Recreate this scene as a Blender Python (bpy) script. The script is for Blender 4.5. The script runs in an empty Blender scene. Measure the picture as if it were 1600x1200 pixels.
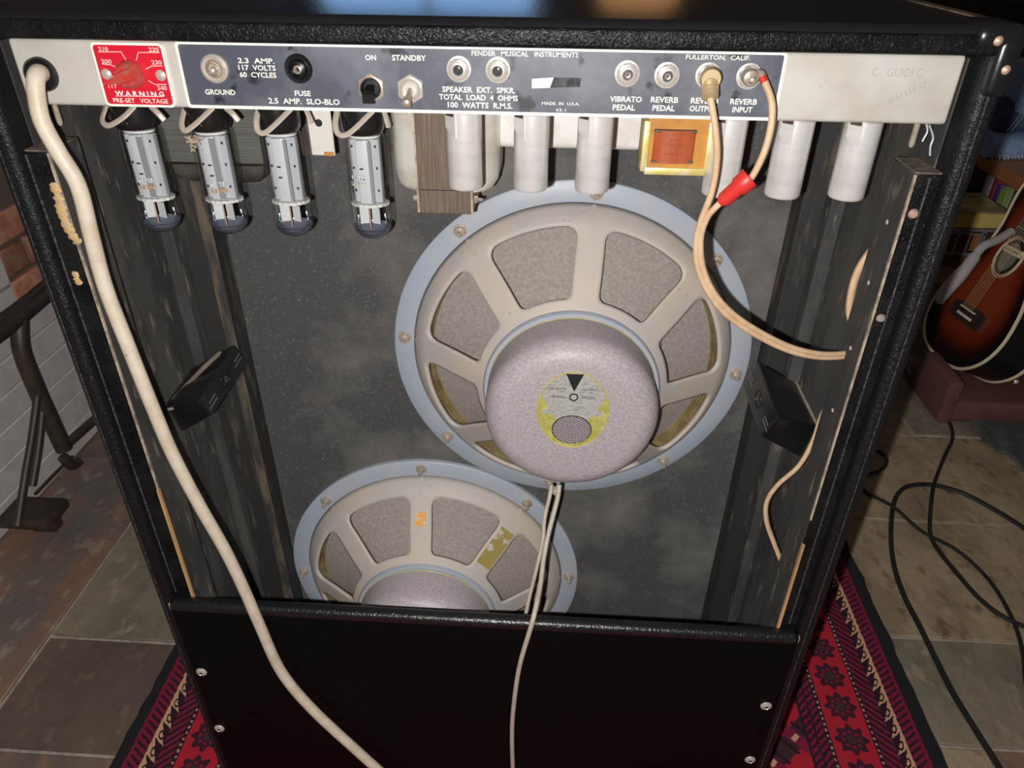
import bpy, bmesh, math, random
from math import sin, cos, pi, radians
from mathutils import Vector, Matrix
random.seed(7)
S = bpy.context.scene
COL = S.collection

# ------------------------------------------------------------------ camera
F_PX, PITCH, YAW, ROLL, H = 1149.536, 0.568864, 0.053812, 0.0098479, 1.06
_w = Vector((-sin(YAW)*cos(PITCH), cos(YAW)*cos(PITCH), -sin(PITCH)))
_r = Vector((cos(YAW), sin(YAW), 0)); _u = _r.cross(_w)
CR = _r*cos(ROLL) + _u*sin(ROLL); CU = -_r*sin(ROLL) + _u*cos(ROLL); CW = _w
EYE = Vector((0, 0, H))
cam = bpy.data.cameras.new('camera'); camo = bpy.data.objects.new('camera', cam); COL.objects.link(camo)
cam.sensor_width = 36.0; cam.sensor_fit = 'HORIZONTAL'; cam.lens = 36.0*F_PX/1600.0; cam.clip_start = 0.02
camo.matrix_world = Matrix(((CR.x, CU.x, -CW.x, 0), (CR.y, CU.y, -CW.y, 0), (CR.z, CU.z, -CW.z, H), (0, 0, 0, 1)))
S.camera = camo

# ------------------------------------------------------------------ world, flash, exposure
W = bpy.data.worlds.new('world'); S.world = W; W.use_nodes = True
W.node_tree.nodes['Background'].inputs['Color'].default_value = (1.0, 0.86, 0.72, 1)
W.node_tree.nodes['Background'].inputs['Strength'].default_value = 0.05
fl = bpy.data.lights.new('phone_flash', 'POINT'); fl.energy = 32.0; fl.color = (1.0, 0.972, 0.955); fl.shadow_soft_size = 0.004
fl.use_nodes = True
_nt = fl.node_tree; _em = _nt.nodes['Emission']; _fo = _nt.nodes.new('ShaderNodeLightFalloff')
_fo.inputs['Strength'].default_value = 1.0
_nt.links.new(_fo.outputs['Linear'], _em.inputs['Strength'])
flo = bpy.data.objects.new('phone_flash', fl); COL.objects.link(flo)
flo.location = EYE + CR*(-0.025) + CU*(-0.015)
S.view_settings.view_transform = 'Standard'; S.view_settings.look = 'None'
S.view_settings.gamma = 1.0; S.view_settings.use_curve_mapping = False
S.view_settings.exposure = 0.0

# ------------------------------------------------------------------ pixel -> place helpers
def ray(u, v): return CR*((u-800)/F_PX) + CU*(-(v-600)/F_PX) + CW
def PY(u, v, Y): r = ray(u, v); return EYE + r*(Y/r.y)
def PX(u, v, X): r = ray(u, v); return EYE + r*(X/r.x)
def PZ(u, v, Z): r = ray(u, v); return EYE + r*((Z-H)/r.z)
def PD(u, v, d): return EYE + ray(u, v)*d

# ------------------------------------------------------------------ materials
MATS = {}
def mat(name, col, rough=0.5, metal=0.0, col2=None, scale=40.0, lo=0.42, hi=0.62, detail=5.0,
        bump=0.0, bscale=300.0, bdist=0.001, spec=0.5, stretch=None, specks=None, bvor=False,
        emit=None, estr=0.0, rand=0.0, alpha=1.0):
    m = bpy.data.materials.new(name); m.use_nodes = True
    nt = m.node_tree; N = nt.nodes; L = nt.links; b = N['Principled BSDF']
    b.inputs['Base Color'].default_value = (*col, 1); b.inputs['Roughness'].default_value = rough
    b.inputs['Metallic'].default_value = metal; b.inputs['Specular IOR Level'].default_value = spec
    tc = N.new('ShaderNodeTexCoord'); vec = tc.outputs['Object']
    if stretch:
        mp = N.new('ShaderNodeMapping'); mp.inputs['Scale'].default_value = stretch
        L.new(vec, mp.inputs['Vector']); vec = mp.outputs['Vector']
    out = None
    if col2 is not None:
        n = N.new('ShaderNodeTexNoise'); n.inputs['Scale'].default_value = scale; n.inputs['Detail'].default_value = detail
        n.inputs['Roughness'].default_value = 0.62
        L.new(vec, n.inputs['Vector'])
        mr = N.new('ShaderNodeMapRange'); mr.inputs['From Min'].default_value = lo; mr.inputs['From Max'].default_value = hi
        L.new(n.outputs['Fac'], mr.inputs['Value'])
        mx = N.new('ShaderNodeMix'); mx.data_type = 'RGBA'
        mx.inputs['A'].default_value = (*col, 1); mx.inputs['B'].default_value = (*col2, 1)
        L.new(mr.outputs['Result'], mx.inputs['Factor']); out = mx.outputs['Result']
    if specks:
        scol, sscale, slo, shi = specks
        n = N.new('ShaderNodeTexNoise'); n.inputs['Scale'].default_value = sscale; n.inputs['Detail'].default_value = 6.0
        L.new(vec, n.inputs['Vector'])
        mr = N.new('ShaderNodeMapRange'); mr.inputs['From Min'].default_value = slo; mr.inputs['From Max'].default_value = shi
        L.new(n.outputs['Fac'], mr.inputs['Value'])
        mx = N.new('ShaderNodeMix'); mx.data_type = 'RGBA'
        if out: L.new(out, mx.inputs['A'])
        else: mx.inputs['A'].default_value = (*col, 1)
        mx.inputs['B'].default_value = (*scol, 1)
        L.new(mr.outputs['Result'], mx.inputs['Factor']); out = mx.outputs['Result']
    if rand:
        oi = N.new('ShaderNodeObjectInfo'); hs = N.new('ShaderNodeHueSaturation')
        mr = N.new('ShaderNodeMapRange'); mr.inputs['To Min'].default_value = 1-rand; mr.inputs['To Max'].default_value = 1+rand
        L.new(oi.outputs['Random'], mr.inputs['Value']); L.new(mr.outputs['Result'], hs.inputs['Value'])
        if out: L.new(out, hs.inputs['Color'])
        else: hs.inputs['Color'].default_value = (*col, 1)
        out = hs.outputs['Color']
    if out: L.new(out, b.inputs['Base Color'])
    if bump:
        if bvor:
            n = N.new('ShaderNodeTexVoronoi'); n.feature = 'SMOOTH_F1'; n.inputs['Scale'].default_value = bscale
            n2 = N.new('ShaderNodeTexNoise'); n2.inputs['Scale'].default_value = bscale*0.35; n2.inputs['Detail'].default_value = 3
            L.new(vec, n2.inputs['Vector'])
            va = N.new('ShaderNodeVectorMath'); va.operation = 'MULTIPLY_ADD'
            va.inputs[1].default_value = (0.012,)*3
            L.new(n2.outputs['Color'], va.inputs[0]); L.new(vec, va.inputs[2]); L.new(va.outputs['Vector'], n.inputs['Vector'])
            h = n.outputs['Distance']
        else:
            n = N.new('ShaderNodeTexNoise'); n.inputs['Scale'].default_value = bscale; n.inputs['Detail'].default_value = 4
            L.new(vec, n.inputs['Vector']); h = n.outputs['Fac']
        bp = N.new('ShaderNodeBump'); bp.inputs['Strength'].default_value = bump; bp.inputs['Distance'].default_value = bdist
        L.new(h, bp.inputs['Height']); L.new(bp.outputs['Normal'], b.inputs['Normal'])
    if emit:
        b.inputs['Emission Color'].default_value = (*emit, 1); b.inputs['Emission Strength'].default_value = estr
    MATS[name] = m
    return m

tolex = mat('tolex', (0.005, 0.005, 0.0055), 0.38, bump=0.8, bscale=560, bdist=0.0008, bvor=True, spec=0.24,
            col2=(0.012, 0.012, 0.012), scale=30)
tolex_edge = mat('tolex_edge', (0.007, 0.007, 0.008), 0.36, bump=0.8, bscale=700, bdist=0.0006, bvor=True, spec=.35, col2=(0.018, 0.018, 0.020), scale=500, lo=.5, hi=.75)
tolex_panel = mat('tolex_panel', (0.003, 0.003, 0.0033), 0.5, bump=0.6, bscale=700, bdist=0.0006, bvor=True, spec=0.10)
tolex_top = mat('tolex_top', (0.012, 0.012, 0.014), 0.24, bump=0.25, bscale=420, bdist=0.0004, bvor=True, spec=0.6)
woodblk = mat('black_stained_wood', (0.034, 0.033, 0.032), 0.7, col2=(0.085, 0.076, 0.066), scale=26, lo=.45, hi=.75,
              stretch=(1, 1, .22), specks=((0.19, 0.165, 0.13), 120, .60, .74), bump=.3, bscale=160, bdist=.0006)
baffle_m = mat('black_baffle', (0.060, 0.058, 0.058), 0.75, col2=(0.18, 0.165, 0.145), scale=7, lo=.45, hi=.72,
               specks=((0.16, 0.145, 0.125), 420, .60, .72), bump=.25, bscale=500, bdist=.0004)
batten_m = mat('batten_wood', (0.020, 0.019, 0.018), 0.7, col2=(0.15, 0.115, 0.075), scale=60, lo=.55, hi=.80, stretch=(1, 1, .15))
rawwood = mat('raw_wood', (0.62, 0.36, 0.14), 0.7, col2=(0.42, 0.24, 0.10), scale=80, stretch=(1, 1, .1))
palewood = mat('worn_pale_edge', (0.50, 0.40, 0.30), 0.7, col2=(0.22, 0.17, 0.13), scale=120)
cleattop_m = mat('dusty_end_grain', (0.20, 0.155, 0.11), 0.85, col2=(0.08, 0.065, 0.05), scale=120)
glue_m = mat('dried_glue', (0.62, 0.40, 0.17), 0.6, col2=(0.50, 0.36, 0.22), scale=200, bump=.6, bscale=500, bdist=.001)
chassis_m = mat('zinc_steel', (0.64, 0.62, 0.57), 0.5, 0.15, col2=(0.56, 0.53, 0.46), scale=22, specks=((0.42, 0.34, 0.24), 60, .70, .80))
white_m = mat('cream_print', (0.86, 0.82, 0.74), 0.5)
panel_m = mat('dark_panel', (0.075, 0.082, 0.105), 0.42, col2=(0.15, 0.16, 0.185), scale=18, specks=((0.018, 0.018, 0.022), 60, .6, .68))
red_m = mat('red_plate', (0.62, 0.010, 0.028), 0.4)
redknob_m = mat('red_knob', (0.50, 0.045, 0.035), 0.25, col2=(0.42, 0.10, 0.08), scale=120)
pink_m = mat('faded_print', (0.85, 0.55, 0.52), 0.5)
nickel = mat('nickel', (0.70, 0.65, 0.58), 0.28, 0.45)
nickel_d = mat('aged_nickel', (0.52, 0.45, 0.37), 0.36, 0.4, col2=(0.4, 0.33, .25), scale=150)
brass = mat('brass', (0.70, 0.55, 0.33), 0.4, 0.6)
copper = mat('copper_rivet', (0.62, 0.40, 0.30), 0.45, 0.4)
blackpl = mat('black_plastic', (0.010, 0.010, 0.011), 0.28, bump=.15, bscale=120, bdist=.0006)
handle_m = mat('handle_plastic', (0.012, 0.012, 0.013), 0.33, col2=(0.035, 0.034, 0.033), scale=90, lo=.55, hi=.8, bump=.2, bscale=150, bdist=.0005)
hole_m = mat('dark_hole', (0.006, 0.006, 0.006), 0.6)
bakelite = mat('bakelite', (0.012, 0.011, 0.011), 0.25, specks=((0.16, 0.14, 0.12), 160, .66, .74))
anode_m = mat('anode_grey', (0.42, 0.44, 0.47), 0.55)
anode_l = mat('anode_light', (0.54, 0.56, 0.59), 0.5)
anode_d = mat('anode_dark', (0.24, 0.25, 0.27), 0.55)
mica_m = mat('mica', (0.66, 0.66, 0.64), 0.4)
getter_m = mat('getter_mirror', (0.20, 0.225, 0.29), 0.2, 0.5)
spring_m = mat('spring_clip', (0.52, 0.45, 0.37), 0.45, 0.2)
alu = mat('shield_aluminium', (0.84, 0.83, 0.80), 0.30, 0.40, col2=(0.74, 0.72, 0.67), scale=30, bump=.12, bscale=900, bdist=.0002, stretch=(1, 1, 3))
alu_d = mat('bell_cover_metal', (0.76, 0.73, 0.66), 0.30, 0.30, col2=(0.62, 0.58, 0.49), scale=40)
lam_m = mat('brown_laminations', (0.115, 0.085, 0.062), 0.6, col2=(0.20, 0.15, 0.11), scale=90, stretch=(14, 1, .25), bump=.6, bscale=300, bdist=.0006)
lam2_m = mat('grey_laminations', (0.085, 0.082, 0.076), 0.6, col2=(0.13, 0.125, .115), scale=60, stretch=(.15, 1, 16), bump=.7, bscale=200, bdist=.0006)
darkbell = mat('dark_bell', (0.045, 0.042, 0.040), 0.4, col2=(.08, .07, .06), scale=40)
whitebox = mat('white_metal_box', (0.70, 0.69, 0.66), 0.55, col2=(0.58, 0.55, 0.48), scale=30)
rustwhite = mat('rusty_plate', (0.62, 0.60, 0.55), 0.55, col2=(.35, .22, .12), scale=50, lo=.6, hi=.75)
orange_core = mat('varnished_core', (0.52, 0.25, 0.045), 0.4, col2=(.42, .17, .04), scale=40)
coil_m = mat('red_coil_paper', (0.40, 0.095, 0.035), 0.35, col2=(.30, .05, .02), scale=60, stretch=(1, 1, .3))
coilink = mat('coil_print', (0.20, 0.035, 0.015), 0.5)
brassy = mat('yellow_clamp', (0.68, 0.56, 0.17), 0.42, 0.35, col2=(.75, .68, .40), scale=90)
spk_blue = mat('blue_grey_enamel', (0.34, 0.385, 0.45), 0.45, col2=(0.38, 0.40, 0.43), scale=18)
spk_beige = mat('dusty_enamel', (0.50, 0.430, 0.360), 0.6, col2=(0.43, 0.405, 0.385), scale=14, specks=((.30, .26, .2), 150, .68, .75))
pot_m = mat('hammertone_mauve', (0.36, 0.315, 0.33), 0.48, col2=(0.46, 0.41, 0.42), scale=420, lo=.4, hi=.6, detail=2, bump=.12, bscale=500, bdist=.0004)
cone_m = mat('paper_cone', (0.275, 0.24, 0.215), 0.9, col2=(0.345, 0.305, 0.27), scale=280, bump=.5, bscale=450, bdist=.0008)
surround_m = mat('varnished_surround', (0.16, 0.115, 0.045), 0.5, col2=(.25, .19, .09), scale=60)
gold_m = mat('gold_label', (0.45, 0.44, 0.09), 0.4, 0.2, col2=(.60, .56, .20), scale=140, specks=((.75, .72, .6), 300, .66, .7))
silver_m = mat('silver_label', (0.50, 0.50, 0.47), 0.45, 0.2, col2=(.30, .29, .27), scale=220, lo=.5, hi=.65, stretch=(1, 1, 3))
blackink = mat('black_print', (0.016, 0.016, 0.018), 0.5)
orange_st = mat('orange_sticker', (0.75, 0.33, 0.06), 0.6, col2=(.55, .50, .42), scale=160, lo=.5, hi=.6)
gold_st = mat('torn_gold_sticker', (0.33, 0.25, 0.07), 0.5, col2=(.52, .48, .42), scale=45, lo=.55, hi=.6)
cord_m = mat('cream_rubber_cord', (0.66, 0.58, 0.46), 0.5, col2=(0.58, 0.48, 0.36), scale=60, specks=((.28, .20, .13), 260, .70, .75))
wire_m = mat('tan_wire', (0.66, 0.47, 0.29), 0.5, col2=(.58, .38, .22), scale=80)
wirew_m = mat('pale_wire', (0.55, 0.48, 0.39), 0.5, col2=(.46, .40, .33), scale=80)
redcap_m = mat('red_connector', (0.62, 0.035, 0.028), 0.4)
plug_m = mat('gold_plug', (0.56, 0.43, 0.25), 0.4, 0.35)
blackcable = mat('black_cable', (0.012, 0.013, 0.013), 0.42)
paper_m = mat('white_tape', (0.85, 0.84, 0.82), 0.6)

def glass_material():
    m = bpy.data.materials.new('tube_glass'); m.use_nodes = True; nt = m.node_tree; N = nt.nodes; L = nt.links
    N.clear(); o = N.new('ShaderNodeOutputMaterial'); t = N.new('ShaderNodeBsdfTransparent'); g = N.new('ShaderNodeBsdfGlossy')
    t.inputs['Color'].default_value = (0.96, 0.96, 0.95, 1); g.inputs['Roughness'].default_value = 0.04
    f = N.new('ShaderNodeFresnel'); f.inputs['IOR'].default_value = 1.45
    mx = N.new('ShaderNodeMixShader'); mm = N.new('ShaderNodeMath'); mm.operation = 'MULTIPLY'; mm.inputs[1].default_value = .42; L.new(f.outputs[0], mm.inputs[0]); L.new(mm.outputs[0], mx.inputs[0]); L.new(t.outputs[0], mx.inputs[1]); L.new(g.outputs[0], mx.inputs[2])
    L.new(mx.outputs[0], o.inputs['Surface']); return m
glass_m = glass_material()

# ------------------------------------------------------------------ mesh builder
class MB:
    def __init__(s): s.v = []; s.f = []
    def add(s, vs, fs):
        o = len(s.v); s.v += [tuple(p) for p in vs]; s.f += [tuple(i+o for i in f) for f in fs]; return s
    def box(s, x0, x1, y0, y1, z0, z1, bev=0.0, seg=2, rot=None, org=None):
        bm = bmesh.new(); bmesh.ops.create_cube(bm, size=1)
        for v in bm.verts: v.co = Vector(((v.co.x+.5)*(x1-x0)+x0, (v.co.y+.5)*(y1-y0)+y0, (v.co.z+.5)*(z1-z0)+z0))
        if bev: bmesh.ops.bevel(bm, geom=bm.edges[:], offset=bev, segments=seg, profile=.5, affect='EDGES', clamp_overlap=True)
        bm.verts.index_update()
        vs = [v.co.copy() for v in bm.verts]; fs = [[v.index for v in f.verts] for f in bm.faces]; bm.free()
        if rot is not None:
            c = Vector(org) if org is not None else Vector(((x0+x1)/2, (y0+y1)/2, (z0+z1)/2))
            vs = [c + rot @ (v-c) for v in vs]
        return s.add(vs, fs)
    def lathe(s, prof, c, axis=(0, 0, 1), seg=32, cap0=False, cap1=False):
        a = Vector(axis).normalized(); c = Vector(c)
        e1 = a.orthogonal().normalized(); e2 = a.cross(e1)
        vs = []; fs = []; n = len(prof)
        for (r, h) in prof:
            for k in range(seg):
                t = 2*pi*k/seg; vs.append(c + a*h + (e1*cos(t)+e2*sin(t))*r)
        for i in range(n-1):
            for k in range(seg):
                k2 = (k+1) % seg; fs.append((i*seg+k, i*seg+k2, (i+1)*seg+k2, (i+1)*seg+k))
        if cap0: fs.append(tuple(range(seg-1, -1, -1)))
        if cap1: fs.append(tuple((n-1)*seg+k for k in range(seg)))
        return s.add(vs, fs)
    def tube(s, pts, r, seg=10, caps=True, flat=1.0):
        P = [Vector(p) for p in pts]; n = len(P); R = r if isinstance(r, (list, tuple)) else [r]*n
        t0 = (P[1]-P[0]).normalized(); e = t0.orthogonal().normalized()
        vs = []; fs = []
        for i in range(n):
            t = (P[min(i+1, n-1)]-P[max(i-1, 0)]).normalized()
            e = (e - t*e.dot(t)).normalized(); g = t.cross(e)
            for k in range(seg):
                a = 2*pi*k/seg; vs.append(P[i] + (e*cos(a)+g*sin(a)*flat)*R[i])
        for i in range(n-1):
            for k in range(seg):
                k2 = (k+1) % seg; fs.append((i*seg+k, i*seg+k2, (i+1)*seg+k2, (i+1)*seg+k))
        if caps: fs.append(tuple(range(seg-1, -1, -1))); fs.append(tuple((n-1)*seg+k for k in range(seg)))
        return s.add(vs, fs)
    def prism(s, loop, d):
        """closed loop of 3-D points extruded by vector d"""
        n = len(loop); d = Vector(d); vs = [Vector(p) for p in loop]; vs += [p+d for p in vs]
        fs = [tuple(range(n)), tuple(range(2*n-1, n-1, -1))]
        for i in range(n): j = (i+1) % n; fs.append((j, i, n+i, n+j))
        return s.add(vs, fs)
    def loft(s, loops, cap=True):
        n = len(loops[0]); vs = [p for l in loops for p in l]; fs = []
        for i in range(len(loops)-1):
            for k in range(n): k2 = (k+1) % n; fs.append((i*n+k, i*n+k2, (i+1)*n+k2, (i+1)*n+k))
        if cap: fs.append(tuple(range(n-1, -1, -1))); fs.append(tuple((len(loops)-1)*n+k for k in range(n)))
        return s.add(vs, fs)
    def build(s, name, m, parent=None, base=None, smooth=True, angle=40, fix=True):
        b = Vector(base) if base is not None else (ROOT_LOC.get(parent.name, Vector()) if parent else Vector())
        me = bpy.data.meshes.new(name)
        me.from_pydata([tuple(Vector(p)-b) for p in s.v], [], s.f)
        if fix:
            bm = bmesh.new(); bm.from_mesh(me); bmesh.ops.recalc_face_normals(bm, faces=bm.faces[:]); bm.to_mesh(me); bm.free()
        if smooth:
            me.polygons.foreach_set('use_smooth', [True]*len(me.polygons)); me.set_sharp_from_angle(angle=radians(angle))
        me.materials.append(m)
        return link(name, me, parent, b)
ROOT_LOC = {}
def link(name, me, parent, b):
    o = bpy.data.objects.new(name, me); COL.objects.link(o)
    if parent: o.parent = parent
    else: o.location = b
    ROOT_LOC[o.name] = Vector(b)
    return o
def tag(o, label=None, cat=None, group=None, kind=None):
    if label: o['label'] = label
    if cat: o['category'] = cat
    if group: o['group'] = group
    if kind: o['kind'] = kind
    return o
def thing(name, loc, label, cat, group=None):
    o = bpy.data.objects.new(name, None); o.empty_display_size = .02; COL.objects.link(o); o.location = loc
    ROOT_LOC[o.name] = Vector(loc); return tag(o, label, cat, group)
def copy_tree(o, parent=None, off=None):
    c = o.copy(); COL.objects.link(c)
    if parent: c.parent = parent
    if off is not None: c.location = Vector(o.location)+Vector(off)
    ROOT_LOC[c.name] = ROOT_LOC[o.name] + (Vector(off) if off is not None else Vector())
    for ch in list(o.children): copy_tree(ch, c)
    return c
def share(src, parent, off, name=None):
    """another piece with the same mesh, shifted by off"""
    o = bpy.data.objects.new(name or src.name.split('.')[0], src.data); COL.objects.link(o); o.parent = parent; o.location = off
    return o
def smooth_path(pts, n=8):
    P = [Vector(p) for p in pts]; P = [P[0]*2-P[1]] + P + [P[-1]*2-P[-2]]; out = []
    for i in range(1, len(P)-2):
        a, b, c, d = P[i-1:i+3]
        for k in range(n):
            t = k/n
            out.append(.5*((2*b)+(c-a)*t+(2*a-5*b+4*c-d)*t*t+(3*b-a-3*c+d)*t**3))
    out.append(P[-2]); return out

def text_mesh(s, bold=0.0, spacing=1.0):
    cu = bpy.data.curves.new('txt', 'FONT'); cu.body = s; cu.size = 1; cu.offset = bold; cu.space_character = spacing
    cu.align_x = 'CENTER'; cu.resolution_u = 2
    o = bpy.data.objects.new('txt', cu); COL.objects.link(o)
    dg = bpy.context.evaluated_depsgraph_get(); dg.update()
    me = bpy.data.meshes.new_from_object(o.evaluated_get(dg))
    vs = [v.co.copy() for v in me.vertices]; fs = [tuple(p.vertices) for p in me.polygons]
    bpy.data.objects.remove(o); bpy.data.curves.remove(cu); bpy.data.meshes.remove(me)
    x0 = min(v.x for v in vs); x1 = max(v.x for v in vs); y0 = min(v.y for v in vs); y1 = max(v.y for v in vs)
    return [((v.x-(x0+x1)/2)/(x1-x0), (v.y-(y0+y1)/2)/(y1-y0)) for v in vs], fs
def lettering(s, c, w, h, m, parent, ex=Vector((1, 0, 0)), ey=Vector((0, 0, 1)), bold=0.025, spacing=1.0, wrap=None, name='lettering'):
    vs, fs = text_mesh(s, bold, spacing); mb = MB(); c = Vector(c)
    if wrap:   # wrap = (axis centre x, y, radius, angle offset): around a vertical cylinder
        ax, ay, R, a0 = wrap; out = []
        for (x, y) in vs:
            a = a0 + ex.x*x*w/R
            out.append((ax+R*sin(a), ay-R*cos(a), c.z+ey.z*y*h))
        mb.add(out, fs)
    else: mb.add([c+ex*(x*w)+ey*(y*h) for (x, y) in vs], fs)
    return mb.build(name, m, parent, smooth=False, fix=False)

# ================================================================== SETTING
grout_m = mat('grout', (0.36, 0.31, 0.26), 0.9, col2=(.26, .22, .18), scale=60)
def slate(name, c1, c2, c3):
    return mat(name, c1, 0.55, col2=c2, scale=9, lo=.42, hi=.60, detail=10, specks=(c3, 34, .56, .70), bump=.8, bscale=38, bdist=.005, stretch=(1, .6, 1))
slates = [slate('slate_brown', (.17, .12, .09), (.11, .085, .07), (.24, .12, .07)),
          slate('slate_rust', (.21, .12, .08), (.13, .11, .10), (.28, .22, .16)),
          slate('slate_green', (.22, .185, .13), (.15, .13, .095), (.30, .24, .17)),
          slate('slate_gold', (.33, .25, .16), (.23, .17, .11), (.16, .09, .06)),
          slate('slate_plain', (.125, .085, .062), (.095, .068, .052), (.16, .12, .085))]
floor = MB().box(-1.30, 3.2, -1.2, 3.6, -.03, -.004).build('floor', grout_m, base=(0, 0, 0)); tag(floor, kind='structure')
def tile(x0, x1, y0, y1, k):
    g = .003; n = 7
    mb = MB(); rnd = random.Random(int(x0*1000)*31+int(y0*1000))
    mb.box(x0+g, x1-g, y0+g, y1-g, -.02, rnd.uniform(-.0012, .0012), bev=.0018, seg=1)
    mb.build('slate_tile', slates[k], floor)
# left of the rug
tile(-1.09, -.84, .25, .66, 1); tile(-1.09, -.84, .66, 1.27, 1); tile(-1.09, -.84, 1.27, 1.75, 0)
tile(-.84, -.43, .10, .588, 0); tile(-.84, -.43, .588, .79, 4); tile(-.84, -.43, .79, 1.19, 2); tile(-.84, -.43, 1.19, 1.6, 1)
# right of the rug
tile(.33, .69, .28, .684, 3); tile(.69, 1.10, .28, .684, 1); tile(.33, 1.10, .684, .885, 2); tile(1.10, 1.55, .45, .885, 2)
tile(.33, 1.04, .885, 1.187, 3); tile(1.04, 1.60, .885, 1.187, 0)
tile(.42, 1.20, 1.187, 1.494, 3); tile(1.20, 1.70, 1.187, 1.494, 2)
tile(.45, .90, 1.494, 1.90, 3); tile(.90, 1.40, 1.494, 1.90, 2); tile(1.40, 2.0, 1.494, 1.9, 0)
for i, x in enumerate((.45, .9, 1.35, 1.8, 2.25)): tile(x, x+.45, 1.9, 2.4, (3, 0, 2, 1, 3)[i])
for i, x in enumerate((-.43, -.05)): tile(x, x+.38 if i == 0 else .33, .28, .684, (2, 0)[i]); tile(x, x+.38 if i == 0 else .33, .684, 1.187, (3, 1)[i])
for i, x in enumerate((-1.09, -.6, -.1)): tile(x, x+(.49, .5, .55)[i], 1.75, 2.4, (2, 3, 0)[i])
for i, x in enumerate((-1.09, -.6, -.1, .4)): tile(x, x+.49, -.5, .10 if i == 1 else .25, (0, 1, 4, 3)[i])

for j, y in enumerate((2.4, 2.92)):
    for i in range(9): x = -1.09+.47*i-(.2 if j and i else 0); tile(x, x+.47 if not (j and i == 0) else x+.27, y, y+.52, (3, 0, 2, 1, 4)[(i*2+j) % 5])
for i, (x0_, x1_, y0_, y1_) in enumerate(((1.10, 1.75, -.1, .45), (1.55, 2.2, .45, .885), (1.60, 2.3, .885, 1.187), (1.70, 2.4, 1.187, 1.494), (2.0, 2.7, 1.494, 1.9))): tile(x0_, x1_, y0_, y1_, (2, 3, 1, 0, 2)[i])
# left wall: white painted boards with bare brick above at its far end
white_board = mat('white_painted_board', (0.50, 0.465, 0.445), 0.55, col2=(0.43, 0.40, 0.385), scale=25)
mortar_m = mat('mortar', (0.26, 0.21, 0.18), 0.9, col2=(.2, .16, .14), scale=80)
brick_m = mat('red_brick', (0.30, 0.105, 0.06), 0.85, col2=(0.36, 0.19, 0.12), scale=30, rand=.35, bump=.4, bscale=150, bdist=.002)
wl = MB().box(-1.30, -1.082, .0, 3.2, -.02, 2.4).build('wall_left', mat('wall_core', (.10, .075, .06), .9), base=(0, 0, 0)); tag(wl, kind='structure')
bz = [0.0035+.061*k for k in range(7)]
for k in range(6):
    MB().box(-1.10, -1.068, .05, 2.9, bz[k]+.0005, bz[k+1]-.0012, bev=.0025, seg=1).build('white_board', white_board, wl)
for k in range(3):
    MB().box(-1.10, -1.068, .05, 1.28, bz[6]+.061*k+.0005, bz[6]+.061*(k+1)-.0012, bev=.0025, seg=1).build('white_board', white_board, wl)
MB().box(-1.10, -1.083, 1.281, 2.9, bz[6], bz[6]+.2).build('mortar_bed', mortar_m, wl)
for row in range(3):
    y = 1.284 + (-.08 if row % 2 else 0)
    while y < 2.1:
        y0 = max(y, 1.284); y1 = y+.15
        if y1-y0 > .03: MB().box(-1.10, -1.070+random.uniform(-.003, .002), y0, y1, bz[6]+.003+row*.066, bz[6]+.003+row*.066+.056, bev=.004, seg=1).build('brick', brick_m, wl)
        y += .162
# far wall with the window whose blue daylight shines on the top of the amp
wb_m = mat('dark_plaster', (.035, .028, .024), .9, col2=(.05, .04, .033), scale=4)
wb = MB().box(-1.30, -1.05, 3.45, 3.6, -.02, 2.6).box(-.08, 3.2, 3.45, 3.6, -.02, 2.6).box(-1.05, -.08, 3.45, 3.6, -.02, 1.13).box(-1.05, -.08, 3.45, 3.6, 1.75, 2.6).build('wall_back', wb_m, base=(0, 0, 0)); tag(wb, kind='structure')
win = MB().box(-1.05, -1.01, 3.46, 3.52, 1.13, 1.75).box(-.12, -.08, 3.46, 3.52, 1.13, 1.75).box(-1.01, -.12, 3.46, 3.52, 1.13, 1.17).box(-1.01, -.12, 3.46, 3.52, 1.71, 1.75).box(-.58, -.55, 3.47, 3.51, 1.17, 1.71)
win = win.build('window_1', mat('window_frame_paint', (.5, .48, .45), .5), base=(0, 0, 0)); tag(win, kind='structure')
sky_m = mat('daylight_pane', (.2, .3, .45), .2, emit=(.28, .54, 1.0), estr=1.9)
MB().box(-1.01, -.58, 3.49, 3.496, 1.17, 1.71).build('pane', sky_m, win); MB().box(-.55, -.12, 3.49, 3.496, 1.17, 1.71).build('pane', sky_m, win)

# ================================================================== AMP CABINET
XL, XR, YR, YF, ZT = -.3935, .2775, .500, .765, 1.006
XLi, XRi = -.3780, .2620
cab = thing('amplifier_cabinet', (-.058, .63, .03), 'tall black textured vinyl amplifier cabinet with open back on red rug', 'amplifier cabinet')
def rounded_slab(x0, x1, y0, y1, z0, z1, r, axis, seg=5):
    """box whose four edges along one axis are rounded"""
    a, b = {'z': ((x0, x1), (y0, y1)), 'x': ((y0, y1), (z0, z1))}[axis]
    loop = []
    for (cx, cy, s0) in ((a[1]-r, b[1]-r, 0), (a[0]+r, b[1]-r, 1), (a[0]+r, b[0]+r, 2), (a[1]-r, b[0]+r, 3)):
        for k in range(seg+1): t = pi/2*(s0+k/seg); loop.append((cx+r*cos(t), cy+r*sin(t)))
    if axis == 'z': return [[(p, q, h) for p, q in loop] for h in (z0, z1)]
    return [[(h, p, q) for p, q in loop] for h in (x0, x1)]
zc = .9885
MB().loft(rounded_slab(XL, XLi, YR, YF, .02, ZT-.004, .0055, 'z')).build('side_panel', tolex_edge, cab)
MB().loft(rounded_slab(XRi, XR, YR, YF, .02, ZT-.004, .0055, 'z')).build('side_panel', tolex_edge, cab)
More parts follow.
